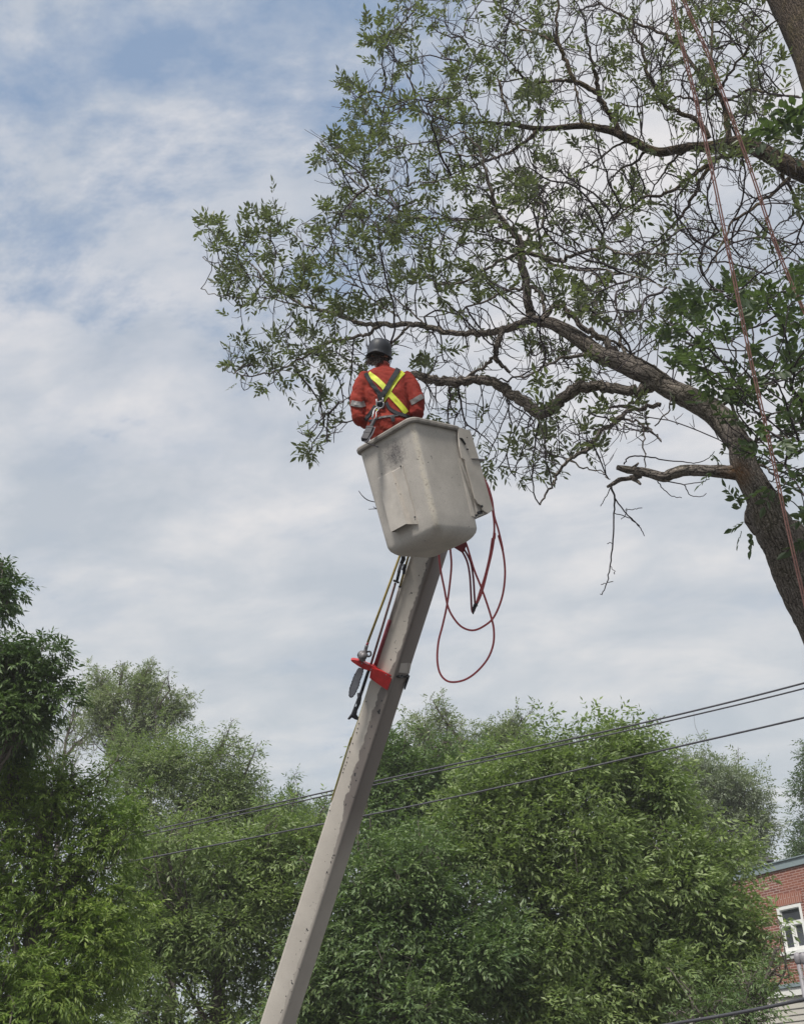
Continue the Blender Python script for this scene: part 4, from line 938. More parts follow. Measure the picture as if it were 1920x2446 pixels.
RA = [
 ([(470, 520), (530, 600), (600, 550), (670, 510), (700, 600), (800, 640), (960, 740), (930, 790), (760, 760), (600, 730), (500, 700), (490, 600)], 240, .45, .68, 0),
 ([(600, 480), (660, 490), (660, 600), (600, 600)], 30, .2, 1, 0), ([(480, 520), (530, 530), (570, 600), (520, 640), (490, 580)], 40, .2, 1, 0),
 ([(520, 870), (570, 820), (700, 840), (860, 800), (960, 830), (850, 880), (720, 900), (590, 955), (560, 900)], 170, .4, .55, 0),
 ([(700, 740), (860, 780), (900, 830), (760, 850), (620, 800)], 60, .4, .5, 0),
 ([(700, 1010), (780, 940), (850, 880), (900, 1000), (820, 1060), (750, 1095)], 70, .4, .55, 0),
 ([(700, 540), (820, 480), (1000, 480), (1180, 560), (1230, 700), (960, 750), (800, 650)], 330, .7, .50, 0),
 ([(740, 330), (830, 330), (1000, 380), (1150, 420), (1230, 560), (1100, 600), (820, 560), (780, 440)], 290, .7, .46, 0),
 ([(1180, 400), (1330, 420), (1400, 620), (1500, 760), (1300, 760), (1230, 600)], 260, .9, .25, 0),
 ([(960, 740), (1250, 760), (1500, 900), (1400, 930), (1200, 900), (1000, 890)], 400, .7, .12, 0),
 ([(1020, 920), (1180, 940), (1280, 990), (1560, 960), (1560, 1010), (1420, 1080), (1320, 1130), (1190, 1160), (1130, 1080), (1010, 1000)], 560, .6, .22, 0),
 ([(1000, 900), (1120, 940), (1180, 1080), (1080, 1030), (1010, 980)], 280, .5, .25, 0),
 ([(1400, 560), (1600, 560), (1640, 800), (1500, 850), (1380, 740)], 200, .7, .25, 0)]
RNEAR = [([(1570, 800), (1640, 700), (1760, 680), (1930, 640), (1980, 900), (1980, 1350), (1900, 1280), (1830, 1090), (1760, 1020), (1640, 930)], 620, .55, .85, 0)]
RB = [
 ([(960, -40), (1180, -40), (1300, 120), (1330, 280), (1100, 350), (930, 300), (860, 230), (900, 120)], 310, .8, .44, 0),
 ([(880, 50), (960, 20), (960, 160), (880, 120)], 50, .3, 1, 0), ([(820, 190), (900, 220), (960, 320), (860, 330)], 60, .3, .9, 0),
 ([(1180, -40), (1560, -40), (1600, 200), (1500, 300), (1300, 290)], 360, .9, .22, 0),
 ([(1500, -40), (1820, -40), (1880, 200), (1880, 420), (1700, 360), (1560, 250)], 430, .9, .36, 0),
 ([(1100, 330), (1500, 350), (1560, 480), (1380, 560), (1200, 440)], 300, .8, .12, 0),
 ([(1500, 380), (1750, 370), (1940, 440), (1940, 700), (1700, 720), (1500, 640), (1400, 560)], 360, .9, .18, 0),
 ([(1000, 310), (1250, 310), (1300, 380), (1100, 400)], 130, .6, .4, 0)]
baseA = np.array([5.3, 8.6, 0.0]); LOa = baseA
ochc = C(1800-18, 1105, DA(1800, 1105))-baseA; ochc = C(*cr6(1090, 600, 0)[:2], DA(1745, 1128)-.2)-baseA
barkA = bark((.27, .235, .21), (.036, .030, .030), (.11, .105, .045), 22, .35, ochre=(tuple(ochc), .20, (.20, .10, .035)))
treeA = empty('ash_tree', baseA, label='leaning ash tree whose mossy limb arches left over the bucket, with a broken dead stub', cat='tree')
pA = world_path(trunkA, DA, 0, 6)[-1]
Pn, par, dr = grow_tree(treeA, trunkA, DA, A_l, mainA, RA, barkA, 3, baseA, trunk_ext=[[4.45, 8.35, 3.6, .55], [5.0, 8.5, 1.8, .62], [5.25, 8.6, .4, .72], [5.3, 8.6, -.1, .9]],
    extra=[(C(1810, 1240, 9.0-.0), .13, .14), (C(1898, 1300, 9.05), .16, .2)])
g = Geo(); q = world_path(deadA, DA, -.2, 6); g.tube(q[:, :3], q[:, 3]*np.linspace(1, .62, len(q)), 18, rough=.06, seed=8)
for p in deadx[:3]: q2 = world_path(p, DA, -.25, 5); q2[:, :3] += 0; g.tube(q2[:, :3], q2[:, 3], 9, rough=.08, seed=2)
g.build('dead_stub', barkA, treeA, smooth=True)
for p in deadx[3:]:
    g = Geo(); q2 = world_path(p, lambda x, y: DA(1440, 1150)-.2, 0, 5); q2[1:-1, :3] += rng.normal(0, .003, (len(q2)-2, 3)); g.tube(q2[:, :3], np.maximum(q2[:, 3], .0035), 6); g.build('dead_twig', M_twig, treeA, smooth=True)
for p in (L(cr1, (270, 1570, 8), (210, 1550, 9), (165, 1510, 7), (138, 1472, 5)), L(cr1, (310, 1635, 7), (226, 1638, 5)), L(cr1, (300, 1630, 7), (268, 1614, 4))):
    q2 = world_path([(p[0][0]+40, p[0][1]+6, 2)]+p, lambda x, y: 11.2, 0, 5); g = Geo(); g.tube(q2[:, :3], q2[:, 3], 6); g.build('dead_twig', M_twig, treeA, smooth=True)
# vigorous leafy shoots on the right, nearer, with larger leaves
def DN(px, py): return DA(px, py)-.5
r = np.random.default_rng(5); at = []; lf = []
for poly, n, spread, leaf, b_ in RNEAR: a = sample(poly, n, DN, spread, 77); at += list(a); lf += [leaf]*n
sd0 = []
for i in (29, 30, 31, 32, 33, 34, 35, 36, 37): sd0 += list(world_path(A_l[min(i, len(A_l)-1)][0], DA, A_l[min(i, len(A_l)-1)][1], 5)[2::2, :3])
Pn, par, dr, lfy, ns = colonize(sd0, at, lf, seed=31, kill=.15, step=.09)
g, tips, rad, ch = twig_mesh(Pn, par, ns, .0048, .016); g.build('shoots', M_twig, treeA, smooth=True)
pos = []; dirs = []
for i in range(ns, len(Pn)):
    if (not ch[i]) or r.random() < .42: pos.append(Pn[i]); dirs.append(dr[i]); 
    if not ch[i]: pos.append(Pn[i]); dirs.append(dr[i])
# sprout on the left flank of the trunk
for cx, cy, dx, dy in ((1180, 900, -1, -.6), (1200, 950, -1, -.1), (1230, 1010, -1, .3), (1190, 1060, -.7, .8), (1150, 860, -.6, -1), (1020, 530, -1, -.2), (1240, 1060, -.2, 1), (950, 560, -.6, 1)):
    px, py, _ = cr6(cx, cy, 0); pos.append(C(px, py, DA(px, py)-.15)); dirs.append(RT*dx-UP*dy)
pos = np.array(pos); dirs = norm(np.array(dirs)+r.normal(0, .45, (len(pos), 3)))
V, F = compound(pos, dirs, r.uniform(.07, .095, len(pos)), 7, .45, .10, True, r); add('shoot_leaves', V, [F], M_leafR, treeA)
baseB = np.array([7.0, 9.4, 0.0])
barkB = bark((.12, .092, .072), (.024, .017, .014), (.20, .17, .04), 26, .45)
treeB = empty('ash_tree', baseB, label='upright ash tree whose trunk crosses the top right corner, its dark limb reaching left', cat='tree')
tb = world_path(trunkB, lambda x, y: 10.0, 0, 6)[-1]
Pn, par, dr = grow_tree(treeB, trunkB, lambda x, y: DB(x, y) if x < 1840 else DB(x, y), B_l, limbB, RB, barkB, 9, baseB, trunk_ext=[[float(tb[0]*.4+7.0*.6), float(tb[1]*.4+9.4*.6), float(tb[2]*.5), .62], [7.0, 9.4, .4, .72], [7.0, 9.4, -.1, .95]])
r = np.random.default_rng(15); pos = []; dirs = []; g = Geo()
for (cx, cy), (ex, ey) in (((1760, 760), (1560, 640)), ((1760, 700), (1680, 620)), ((1750, 790), (1500, 740)), ((1780, 720), (1700, 800)), ((1700, 700), (1560, 690))):
    a = C(*cr4(cx, cy, 0)[:2], 8.3); b_ = C(*cr4(ex, ey, 0)[:2], 8.1); q = smooth_path([a, (a+b_)/2+[0, 0, .02], b_], 4); g.tube(q, .004, 5)
    for t in (.25, .5, .75, 1.0): pos.append(a+(b_-a)*t); dirs.append(norm(b_-a)+r.normal(0, .5, 3))
g.tube(smooth_path([C(1990, 420, 9.6), C(1960, 350, 8.8), C(*cr4(1760, 750, 0)[:2], 8.3)], 4), .009, 6)
g.build('shoots', M_twig, treeB)
pos = np.array(pos); V, F = compound(pos, norm(np.array(dirs)), r.uniform(.095, .125, len(pos)), 7, .45, .1, True, r); add('shoot_leaves', V, [F], M_leafR, treeB)

# ropes hanging from the tree
M_rope = worn((.40, .21, .185), .25, 30, .75, .2)
for pts, lab in (([(1598, -60), (1612, 40), (1660, 235), (1700, 410), (1747, 640), (1790, 850), (1835, 1050), (1880, 1260), (1930, 1480), (1990, 1760)], 'pinkish red doubled rope passing in front of the mossy trunk'),
                 ([(1614, -60), (1640, 20), (1690, 130), (1750, 290), (1800, 430), (1850, 580), (1895, 690), (1960, 830), (2060, 1040)], 'pinkish red doubled rope leaving the right edge above the trunk')):
    g = Geo()
    for s_ in (-1, 1):
        q = smooth_path([C(x+s_*2.8, y, 7.5) for x, y in pts], 6); g.tube(q, .0055, 7)
    g.build('rope', M_rope, smooth=True, label=lab, cat='rope')

# ================================================================== trees behind
M_bark2 = worn((.10, .085, .075), .3, 5, .9, .4)
def bgtree(label, Y, blobs, base_px, n_clump, leaves_per, lsize, lm, droop=.3, K=5, seed=0, asp=.36, clump=.45, fill=1.0, bare=0, vase=False, wind=(0, 0, 0), trunk_r=.18, group='trees standing behind the boom'):
    r = np.random.default_rng(seed); bx = P(base_px, 2300, Y)[0]; base_ = np.array([bx, Y, 0.0])
    t = empty('tree', base_, label=label, cat='tree', group=group)
    cs = []; vols = []
    for b in blobs:
        c = P(b[0], b[1], Y+(b[4] if len(b) > 4 else 0)); s = dep(c)/FPX; rx, rz = b[2]*s, b[3]*s/1.02; vols.append((c, rx, min(rx, 2.4)*.9, rz))
    wts = np.array([(v[1]*v[3]) for v in vols]); wts /= wts.sum(); cl = []
    for v, w_ in zip(vols, wts):
        n = max(3, int(n_clump*w_*.72)); u = norm(r.normal(0, 1, (n, 3))); rad = r.uniform(.30, 1.0, n)**.55*r.uniform(.74, 1.20, n)
        q_ = v[0]+u*rad[:, None]*np.array([v[1], v[2], v[3]])
        from mathutils import noise as mn
        nv = np.array([mn.noise(Vector(p_*.85+seed*7.3)) for p_ in q_]); q_ = v[0]+(q_-v[0])*(1+.32*nv[:, None]); cl.append(q_[nv > -.30])
    cl = np.vstack(cl); cr = clump*r.uniform(.5, 1.4, len(cl))
    # leading shoots that break the outline
    cen0 = cl.mean(0); sc_ = (cl[:, 2]-cen0[2])+.45*np.linalg.norm(cl[:, :2]-cen0[:2], axis=1)+r.normal(0, .5, len(cl))
    ext = []; er = []
    for i in np.argsort(-sc_)[:max(6, len(cl)//7)]:
        dd_ = norm(norm(cl[i]-cen0)+np.array([0, 0, 1.1])+r.normal(0, .3, 3)); h_ = r.uniform(.5, 1.25)*clump*2
        for t_ in (.5, .8, 1.05): ext.append(cl[i]+dd_*h_*t_); er.append(clump*(.52-.26*t_))
    cl = np.vstack([cl, ext]); cr = np.concatenate([cr, er])
    # trunk and branches to the clumps
    top = cl[:, 2].max(); cx_, cy_ = cl[:, 0].mean(), cl[:, 1].mean(); g = Geo()
    tz = max(2.2, top*(.42 if not vase else .5)); top_ = top; tr = smooth_path([[base_[0], base_[1], -.1, trunk_r*1.5], [base_[0]+.05, base_[1], 1.0, trunk_r], [base_[0]*.5+cx_*.5, base_[1]*.5+cy_*.5, tz, trunk_r*.8], [cx_, cy_, top*.84, trunk_r*.08]], 8)
    g.tube(tr[:, :3], tr[:, 3], 10, rough=.05, seed=seed); g.build('trunk', M_bark2, t, smooth=True)
    g = Geo(); ng = max(4, min(12, len(cl)//14)); cen = cl[r.permutation(len(cl))[:ng]].copy()
    for _ in range(6):
        lab_ = np.linalg.norm(cl[:, None]-cen[None], axis=2).argmin(1)
        for q_ in range(ng):
            if (lab_ == q_).any(): cen[q_] = cl[lab_ == q_].mean(0)
    for q_ in range(ng):
        c = cen[q_]; dxy = np.hypot(c[0]-cx_, c[1]-cy_); z0 = np.clip(c[2]-dxy*1.0-.5, tz*.5, top*.85); p0 = tr[np.abs(tr[:, 2]-z0).argmin(), :3]
        lim = smooth_path([p0, p0*.55+c*.45+np.array([0, 0, -.10*dxy])+r.normal(0, .15, 3), c], 6); g.tube(lim, np.linspace(trunk_r*.38, .03, len(lim)), 6, cap=False)
        mem = np.where(lab_ == q_)[0]; mem = mem[:16]
        for i in mem:
            e_ = cl[i]; s0 = lim[r.integers(len(lim)//2, len(lim))]; q = smooth_path([s0, (s0+e_)/2+r.normal(0, .12, 3)+np.array([0, 0, -.08]), e_], 4); g.tube(q, np.linspace(.024, .008, len(q)), 4, cap=False)
            for _ in range(3): e2 = e_+norm(r.normal(0, 1, 3)+[0, 0, .5])*cr[i]*1.0; q3 = smooth_path([e_, (e_+e2)/2+r.normal(0, .04, 3), e2], 3); g.tube(q3, np.linspace(.009, .004, len(q3)), 3, cap=False)
    for _ in range(bare):
        c = cl[r.integers(len(cl))]; e_ = c+np.array([r.normal(0, .3), r.normal(0, .3), r.uniform(.6, 1.2)]); q3 = smooth_path([c, (c+e_)/2+r.normal(0, .08, 3), e_], 3); g.tube(q3, np.linspace(.012, .004, len(q3)), 3, cap=False)
    g.build('branches', M_bark2, t)
    wc_ = cr**1.6; N = int(leaves_per*1.35*len(cl)); ci = r.choice(len(cl), N, p=wc_/wc_.sum()); u = norm(r.normal(0, 1, (N, 3))); rd = r.uniform(0, 1, N)**.36
    off = u*rd[:, None]*cr[ci][:, None]*np.array([1.05, 1.05, .62]); pos = cl[ci]+off
    keep = r.random(N) < fill; pos = pos[keep]; u = u[keep]
    d = norm(u+np.array([0, 0, .25])+r.normal(0, .5, u.shape)+np.array(wind))
    V, F = compound(pos, d, r.uniform(.75, 1.2, len(pos))*lsize, K, asp, droop, False, r, spread=.7)
    o = add('crown', V, [F], lm, t); return t
LM = dict(
 dark=leafm((.036, .078, .028), (.12, .18, .055), (.07, .11, .05), .25),
 bright=leafm((.065, .125, .022), (.25, .32, .07), (.11, .17, .05), .35, vscale=.6),
 willow=leafm((.10, .15, .060), (.29, .335, .175), (.17, .22, .12), .32, vscale=.5),
 mid=leafm((.080, .135, .040), (.30, .37, .15), (.20, .24, .14), .32, vscale=.9),
 deep=leafm((.055, .110, .042), (.21, .275, .115), (.12, .17, .09), .30, vscale=.8),
 pale=leafm((.14, .18, .10), (.27, .31, .17), (.2, .23, .16), .3),
 grey=leafm((.17, .205, .15), (.30, .335, .25), (.18, .21, .15), .3))
bgtree('dark drooping-leaved tree at the left edge, nearest of the background trees', 14.5, [(-70, 1410, 80, 65), (-35, 1450, 50, 40), (20, 1600, 95, 55), (95, 1580, 45, 32), (0, 1700, 120, 65), (80, 1700, 60, 55), (30, 1760, 70, 30), (120, 1640, 30, 40)], -260, 120, 32, .105, LM['dark'], .50, 7, 1, .32, .26, trunk_r=.22)
bgtree('bright green bushy tree with drooping leaflets, lower left corner', 15.5, [(40, 1890, 90, 60), (140, 1960, 120, 80), (230, 2010, 90, 70), (60, 2080, 170, 140), (200, 2130, 110, 110), (40, 2300, 210, 170), (200, 2330, 110, 130), (120, 2450, 200, 110), (290, 2000, 45, 45), (255, 2190, 70, 60)], 60, 330, 34, .088, LM['bright'], .42, 7, 2, .30, .34, trunk_r=.2)
bgtree('tall vase-shaped tree with thin pale crown rising above the others at left', 34, [(315, 1690, 95, 60), (240, 1700, 40, 60), (390, 1715, 45, 45), (340, 1650, 50, 35), (245, 1640, 25, 25), (300, 1760, 70, 40), (425, 1700, 16, 25)], 322, 200, 26, .10, LM['pale'], .2, 5, 3, .42, .42, fill=.95, vase=True, trunk_r=.11)
bgtree('pale half-bare tree between the dark left tree and the vase-shaped tree', 37, [(175, 1790, 70, 70), (110, 1800, 60, 60), (200, 1730, 35, 40)], 170, 60, 16, .08, LM['pale'], .2, 5, 4, .42, .42, fill=.55, bare=70)
bgtree('rounded willow-leaved tree left of the boom, its right shoulder against the sky', 29, [(440, 1810, 55, 50), (540, 1840, 50, 50), (480, 1870, 90, 80), (560, 1900, 50, 75), (380, 1900, 100, 90), (300, 1860, 70, 60), (490, 1970, 110, 80), (360, 2010, 110, 80), (580, 1960, 35, 60)], 440, 330, 34, .125, LM['willow'], .25, 5, 5, .30, .52)
bgtree('broad grey-green tree left of the boom, in front of the willow-leaved one', 23, [(470, 2090, 140, 90), (640, 2070, 90, 80), (370, 2200, 120, 120), (520, 2230, 150, 130), (680, 2200, 90, 130), (420, 2380, 160, 120), (620, 2390, 140, 120), (720, 2060, 60, 60)], 520, 420, 32, .125, LM['mid'], .25, 5, 6, .36, .45)
bgtree('small dark pointed tree just left of the boom, behind the cables', 35, [(690, 1925, 28, 35), (680, 1965, 55, 40), (745, 1985, 50, 45), (700, 2020, 90, 60), (600, 2010, 60, 40), (765, 1950, 16, 25)], 700, 120, 34, .13, LM['deep'], .2, 5, 7, .32, .50)
bgtree('tree with two airy round heads above the big trees, right of the boom', 36, [(1060, 1768, 72, 52), (1010, 1748, 30, 24), (1060, 1728, 30, 20), (1100, 1810, 80, 45), (1205, 1768, 45, 34), (1230, 1800, 60, 40), (1290, 1810, 45, 35), (990, 1840, 60, 40), (1180, 1758, 15, 18)], 1120, 250, 28, .115, LM['pale'], .2, 5, 8, .42, .48, fill=.85)
bgtree('dark green tree directly right of the boom, its top at the cables', 27, [(925, 1850, 40, 50), (930, 1910, 60, 70), (1010, 1890, 70, 60), (1090, 1880, 70, 50), (890, 2010, 70, 70), (990, 2000, 100, 80), (905, 1810, 14, 16), (950, 1820, 14, 20)], 960, 230, 34, .13, LM['deep'], .2, 5, 9, .40, .50)
bgtree('wide deep green tree filling the bottom centre beside the boom', 21.5, [(960, 2110, 110, 90), (870, 2230, 130, 130), (1040, 2210, 150, 130), (800, 2360, 130, 130), (980, 2380, 190, 140), (1130, 2330, 120, 120)], 960, 430, 32, .125, LM['deep'], .25, 5, 10, .37, .42)
bgtree('largest tree, broad sunlit crown in front of the brick building', 22.5, [(1462, 1795, 20, 25), (1440, 1850, 80, 45), (1350, 1870, 90, 50), (1260, 1890, 90, 50), (1480, 1900, 110, 90), (1560, 1900, 50, 60), (1180, 1960, 100, 80), (1340, 1980, 160, 100), (1540, 2020, 120, 110), (1640, 2080, 80, 80), (1740, 2060, 40, 45), (1200, 2110, 140, 120), (1400, 2160, 190, 150), (1610, 2190, 140, 120), (1720, 2190, 80, 90), (1290, 2320, 170, 140), (1500, 2340, 180, 120), (1680, 2300, 110, 90), (1760, 2270, 45, 60), (1400, 2450, 200, 90), (1100, 2000, 50, 50)], 1440, 1050, 32, .135, LM['mid'], .25, 5, 11, .38, .45, wind=(.3, 0, .1), trunk_r=.24)
bgtree('small tree with sparse leaves low in front of the pale siding', 20, [(1800, 2345, 45, 22), (1850, 2325, 28, 16), (1780, 2400, 80, 30), (1700, 2440, 80, 35)], 1770, 50, 14, .10, LM['deep'], .25, 5, 12, .34, .32, fill=.8, trunk_r=.05)
bgtree('hazy grey-green tree behind the largest tree, left of the brick building', 39, [(1640, 1845, 55, 40), (1700, 1870, 60, 50), (1760, 1900, 55, 50), (1800, 1960, 40, 60), (1730, 1970, 70, 60), (1790, 2030, 30, 40), (1660, 1930, 60, 60), (1720, 2060, 50, 60), (1560, 1830, 40, 35)], 1700, 290, 32, .13, LM['grey'], .3, 5, 13, .36, .55, fill=.9, bare=14)
bgtree('dense dark tree at the right edge, rising behind the brick building', 42, [(1965, 1820, 50, 45), (1950, 1890, 42, 45), (1965, 1950, 60, 45), (1965, 2020, 65, 35), (1910, 2048, 32, 16)], 1990, 170, 34, .135, LM['dark'], .2, 5, 14, .34, .55)

# ================================================================== brick building
ang = math.atan2(1828, 2883)                 # wall recedes to the left by this angle
bo = P(1882, 2200, 33); bo[2] = 0
bld = empty('brick_building', bo, rz=0, label='red brick building with a flat roof and white window at the right edge', cat='building')
ux = np.array([math.sin(ang), -math.cos(ang), 0]); un = np.array([-math.cos(ang), -math.sin(ang), 0]); uz = Z_   # ux: towards image right (nearer), un: outward
def wp(px, py, off=0.0):
    p = plane_hit(px, py, bo+un*off, un); return (p-bo)@ux, p[2]
def W3(x, z, o): return bo+ux*x+un*o+uz*z
def brickf(vert=False):
    def fn(nt, b):
        v = objc(nt)
        def dt(a):
            d = nd(nt, 'ShaderNodeVectorMath', operation='DOT_PRODUCT'); nt.links.new(v, d.inputs[0]); d.inputs[1].default_value = a; return d.outputs['Value']
        cmb = nd(nt, 'ShaderNodeCombineXYZ'); a, z = dt(ux), dt(uz)
        nt.links.new(z if vert else a, cmb.inputs[0]); nt.links.new(a if vert else z, cmb.inputs[1])
        br = nd(nt, 'ShaderNodeTexBrick'); nt.links.new(cmb.outputs[0], br.inputs['Vector']); br.inputs['Scale'].default_value = 1
        br.inputs['Brick Width'].default_value = .40 if vert else .24; br.inputs['Row Height'].default_value = .075; br.inputs['Mortar Size'].default_value = .008
        br.inputs['Color1'].default_value = (.21, .080, .058, 1) if not vert else (.30, .115, .075, 1); br.inputs['Color2'].default_value = (.12, .044, .040, 1) if not vert else (.22, .08, .055, 1); br.inputs['Mortar'].default_value = (.42, .34, .31, 1)
        br.inputs['Bias'].default_value = -.1
        col = mixc(nt, ramp(nt, noise(nt, v, 1.4, 5, .6), [(.35, 0.0), (.7, .5)]), br.outputs[0], (.27, .09, .05))
        nt.links.new(col, b.inputs['Base Color']); bump(nt, b, br.outputs['Fac'], -.3, .01)
    return mat('brick', (.3, .08, .06), .9, fn=fn)
M_brick = brickf(); M_soldier = brickf(True)
M_white = worn((.72, .72, .70), .06, 8, .5); M_flash = worn((.20, .25, .27), .1, 3, .5); M_glass = mat('window_glass', (.05, .055, .065), .05, 0, .8)
xr0, zt = wp(1860, 2072); x0, x1 = -7.0, 9.0
wx0, wz1 = wp(1853, 2169); wx1 = wp(1911, 2158)[0]; wz0 = wp(1873, 2275)[1]; print('window', wx0, wx1, wz0, wz1, 'top', zt)
g = Geo()
def wallrect(g, a, b_, c, d, o=0.0, thick=.25): g.box(W3((a+b_)/2, (c+d)/2, o-thick/2), ux, un, uz, (b_-a)/2, thick/2, (d-c)/2)
wallrect(g, x0, wx0, 0, zt); wallrect(g, wx1, x1, 0, zt); wallrect(g, wx0, wx1, 0, wz0); wallrect(g, wx0, wx1, wz1, zt)
# side and back walls
g.box(W3(x0+.125, zt/2, -4.25), ux, un, uz, .125, 4.0, zt/2); g.box(W3(x1-.125, zt/2, -4.25), ux, un, uz, .125, 4.0, zt/2); g.box(W3((x0+x1)/2, zt/2, -8.4), ux, un, uz, (x1-x0)/2, .12, zt/2)
g.build('wall', M_brick, bld)
g = Geo(); g.box(W3((x0+x1)/2, zt-.25, -4.3), ux, un, uz, (x1-x0)/2-.3, 3.9, .06); g.build('roof', worn((.15, .15, .15), .1, 2, .9), bld)
g = Geo(); g.box(W3((x0+x1)/2, zt+.03, .0), ux, un, uz, (x1-x0)/2+.06, .06, .11); g.box(W3((x0+x1)/2, zt+.155, -.05), ux, un, uz, (x1-x0)/2+.08, .16, .015)
g.build('parapet_flashing', M_flash, bld)
g = Geo(); lz = wp(1860, 2140)[1]; g.box(W3((wx0+wx1)/2, (wz1+lz)/2+.02, .006), ux, un, uz, (wx1-wx0)/2+.10, .010, (lz-wz1)/2+.0); g.build('lintel', M_soldier, bld)
g = Geo(); ww, wh = wx1-wx0, wz1-wz0; fr = .09
def fb(g, a, b_, c, d, o, t=.05): g.box(W3((a+b_)/2, (c+d)/2, o), ux, un, uz, (b_-a)/2, t, (d-c)/2)
fb(g, wx0, wx0+fr, wz0, wz1, -.04); fb(g, wx1-fr, wx1, wz0, wz1, -.04); fb(g, wx0+fr, wx1-fr, wz1-fr, wz1, -.04); fb(g, wx0+fr, wx1-fr, wz0, wz0+fr, -.04)
tzb = wz1-.40*wh; fb(g, wx0+fr, wx1-fr, tzb-.05, tzb+.05, -.045); fb(g, (wx0+wx1)/2-.05, (wx0+wx1)/2+.05, wz0+fr, tzb-.05, -.045)
win = g.build('window', M_white, bld)
for a, b_, c, d in ((wx0+fr, wx1-fr, tzb+.05, wz1-fr), (wx0+fr, (wx0+wx1)/2-.05, wz0+fr, tzb-.05), ((wx0+wx1)/2+.05, wx1-fr, wz0+fr, tzb-.05)):
    g = Geo(); fb(g, a-.004, b_+.004, c-.004, d+.004, -.075, .006); g.build('pane', M_glass, win)
    g = Geo(); s_ = .022; fb(g, a, a+s_, c, d, -.062, .008); fb(g, b_-s_, b_, c, d, -.062, .008); fb(g, a+s_, b_-s_, c, c+s_, -.062, .008); fb(g, a+s_, b_-s_, d-s_, d, -.062, .008); g.build('sash', M_white, win)
g = Geo(); fb(g, wx0-.1, wx1+.1, wz0-.09, wz0, .03, .06); g.build('window_sill', M_white, bld)
sz = wp(1865, 2291)[1]; g = Geo(); g.box(W3((x0+x1)/2, sz, .02), ux, un, uz, (x1-x0)/2, .035, .045); g.build('stone_course', worn((.42, .41, .40), .1, 4, .8), bld)
g = Geo(); p_ = W3(wp(1811, 2070)[0], zt+.30, -.5); g.tube([p_-[0, 0, .3], p_+[0, 0, .1]], .05, 10); g.tube([p_+[0, 0, .08], p_+[0, 0, .2]], .16, 12); g.build('roof_vent', worn((.08, .08, .085), .2, 6, .6), bld)
# pale clapboard annex in front
an_o = 1.6
ann = empty('siding_annex', W3(0, 0, an_o), label='low extension with pale horizontal siding below the brick wall', cat='annex')
az = wp(1800, 2378, an_o)[1]; print('annex top', az)
def sidf(nt, b):
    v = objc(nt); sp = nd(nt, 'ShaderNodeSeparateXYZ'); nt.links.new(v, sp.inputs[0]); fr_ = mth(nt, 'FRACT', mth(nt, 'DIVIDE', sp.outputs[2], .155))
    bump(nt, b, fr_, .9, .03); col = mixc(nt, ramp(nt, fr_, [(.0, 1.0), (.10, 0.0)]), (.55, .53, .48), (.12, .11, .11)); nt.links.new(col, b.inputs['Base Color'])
M_sid = mat('siding', (.5, .5, .5), .6, fn=sidf)
g = Geo()
k = int(az/.155)
for i in range(k): z = i*.155; V = [W3(x0+.5, z, an_o+.022), W3(x1, z, an_o+.022), W3(x1, z+.155, an_o), W3(x0+.5, z+.155, an_o), W3(x0+.5, z, an_o), W3(x1, z, an_o)]; g.put(V, [[0, 1, 2, 3], [0, 4, 5, 1]])
g.box(W3((x0+.5+x1)/2, az/2-.08, an_o/2), ux, un, uz, (x1-x0-.5)/2-.01, an_o/2-.02, az/2-.1); g.build('wall', M_sid, ann)
g = Geo(); g.box(W3((x0+.5+x1)/2, az-.05, an_o+.03), ux, un, uz, (x1-x0)/2-.2, .045, .10); g.build('fascia', M_white, ann)
g = Geo(); g.box(W3((x0+.5+x1)/2, az+.11, an_o/2+.1), ux, un, uz, (x1-x0)/2-.2, an_o/2+.02, .05); g.build('roof', M_flash, ann)
M_pipe = worn((.23, .22, .24), .12, 5, .5)
for i, (px, lab) in enumerate(((1903, 'grey service mast with rounded head, left of two under the window'), (1917, 'grey service mast with rounded head, right of two under the window'))):
    o_ = an_o+.15; a, zt_ = wp(px, 2282, o_); c = W3(a, zt_, o_); g = Geo()
    m_ = empty('service_mast', W3(a, 0, o_), label=lab, cat='pipe', group='service masts under the window')
    g.tube([W3(a, 0, o_), W3(a, zt_-.15, o_)], .065, 12); g.build('pipe', M_pipe, m_, smooth=True)
    g = Geo(); g.tube([c-[0, 0, .22], c-[0, 0, .2], c-[0, 0, .05], c+[0, 0, .03], c+[0, 0, .07]], [.07, .095, .105, .09, .04], 14); g.build('head', M_pipe, m_, smooth=True)

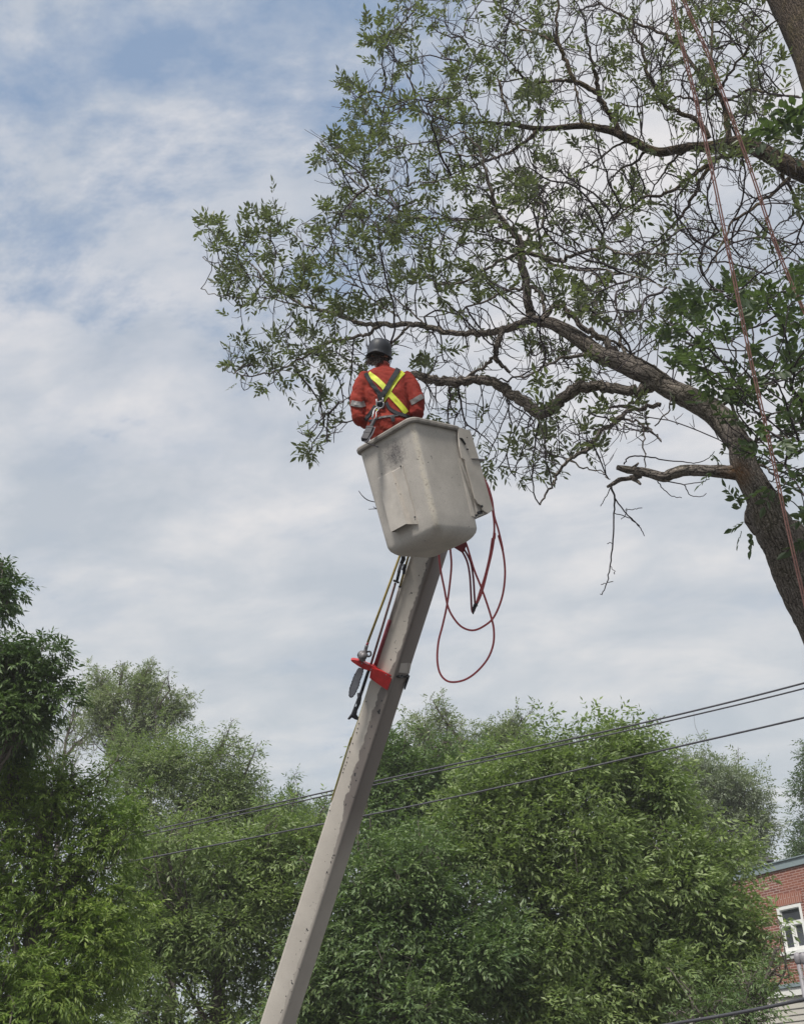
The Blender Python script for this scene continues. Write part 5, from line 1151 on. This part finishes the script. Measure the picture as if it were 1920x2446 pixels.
# ================================================================== overhead cables
def cable(pts, rad, lab, twist=False):
    q = smooth_path([P(*p) for p in pts], 10); g = Geo(); g.tube(q, rad, 8)
    if twist:
        a = np.linspace(0, len(q)*2.2, len(q)*6); qi = np.stack([np.interp(np.linspace(0, len(q)-1, len(a)), np.arange(len(q)), q[:, k]) for k in range(3)], 1)
        g.tube(qi+np.stack([0*a, np.cos(a), np.sin(a)], 1)*rad*.55, rad*.5, 5, cap=False)
    g.build('cable', worn((.075, .075, .09), .2, 3, .5), smooth=True, label=lab, cat='cable', group='overhead cables')
cable([(-150, 2092, 20.5), (285, 2000, 19), (888, 1868, 16.5), (1349, 1768, 14.5), (1640, 1702, 13.5), (1925, 1630, 12.5), (2300, 1525, 11)], .0135, 'upper line of the close pair of cables crossing over the trees')
cable([(-150, 2100, 20.6), (290, 2008, 19.1), (890, 1876, 16.6), (1349, 1778, 14.6), (1640, 1712, 13.6), (1925, 1643, 12.6), (2300, 1540, 11.1)], .0115, 'lower line of the close pair of cables crossing over the trees', True)
cable([(-150, 2145, 20.5), (315, 2057, 19), (888, 1945, 16.5), (1240, 1870, 15), (1551, 1799, 14), (1925, 1713, 12.5), (2300, 1620, 11)], .0135, 'single cable running below the pair, in front of the trees', True)
cable([(1300, 2500, 20), (1570, 2452, 19), (1690, 2432, 18), (1800, 2412, 17), (1925, 2386, 16), (2200, 2325, 14)], .026, 'thick black cable low at the right, in front of the siding')

# ================================================================== thin summer haze
hm_ = bpy.data.materials.new('haze'); hm_.use_nodes = True; hn = hm_.node_tree; hn.nodes.remove(hn.nodes['Principled BSDF'])
pv = hn.nodes.new('ShaderNodeVolumePrincipled'); pv.inputs['Color'].default_value = (.95, .95, .95, 1); pv.inputs['Density'].default_value = .0012; pv.inputs['Anisotropy'].default_value = .2
hn.links.new(pv.outputs[0], hn.nodes['Material Output'].inputs['Volume'])
g = Geo(); g.box([0, 25, 14.0], X, Y_, Z_, 60, 45, 15.0); g.build('haze', hm_, kind='stuff', loc=(0, 25, 0), label='thin pale air over the trees', cat='haze')
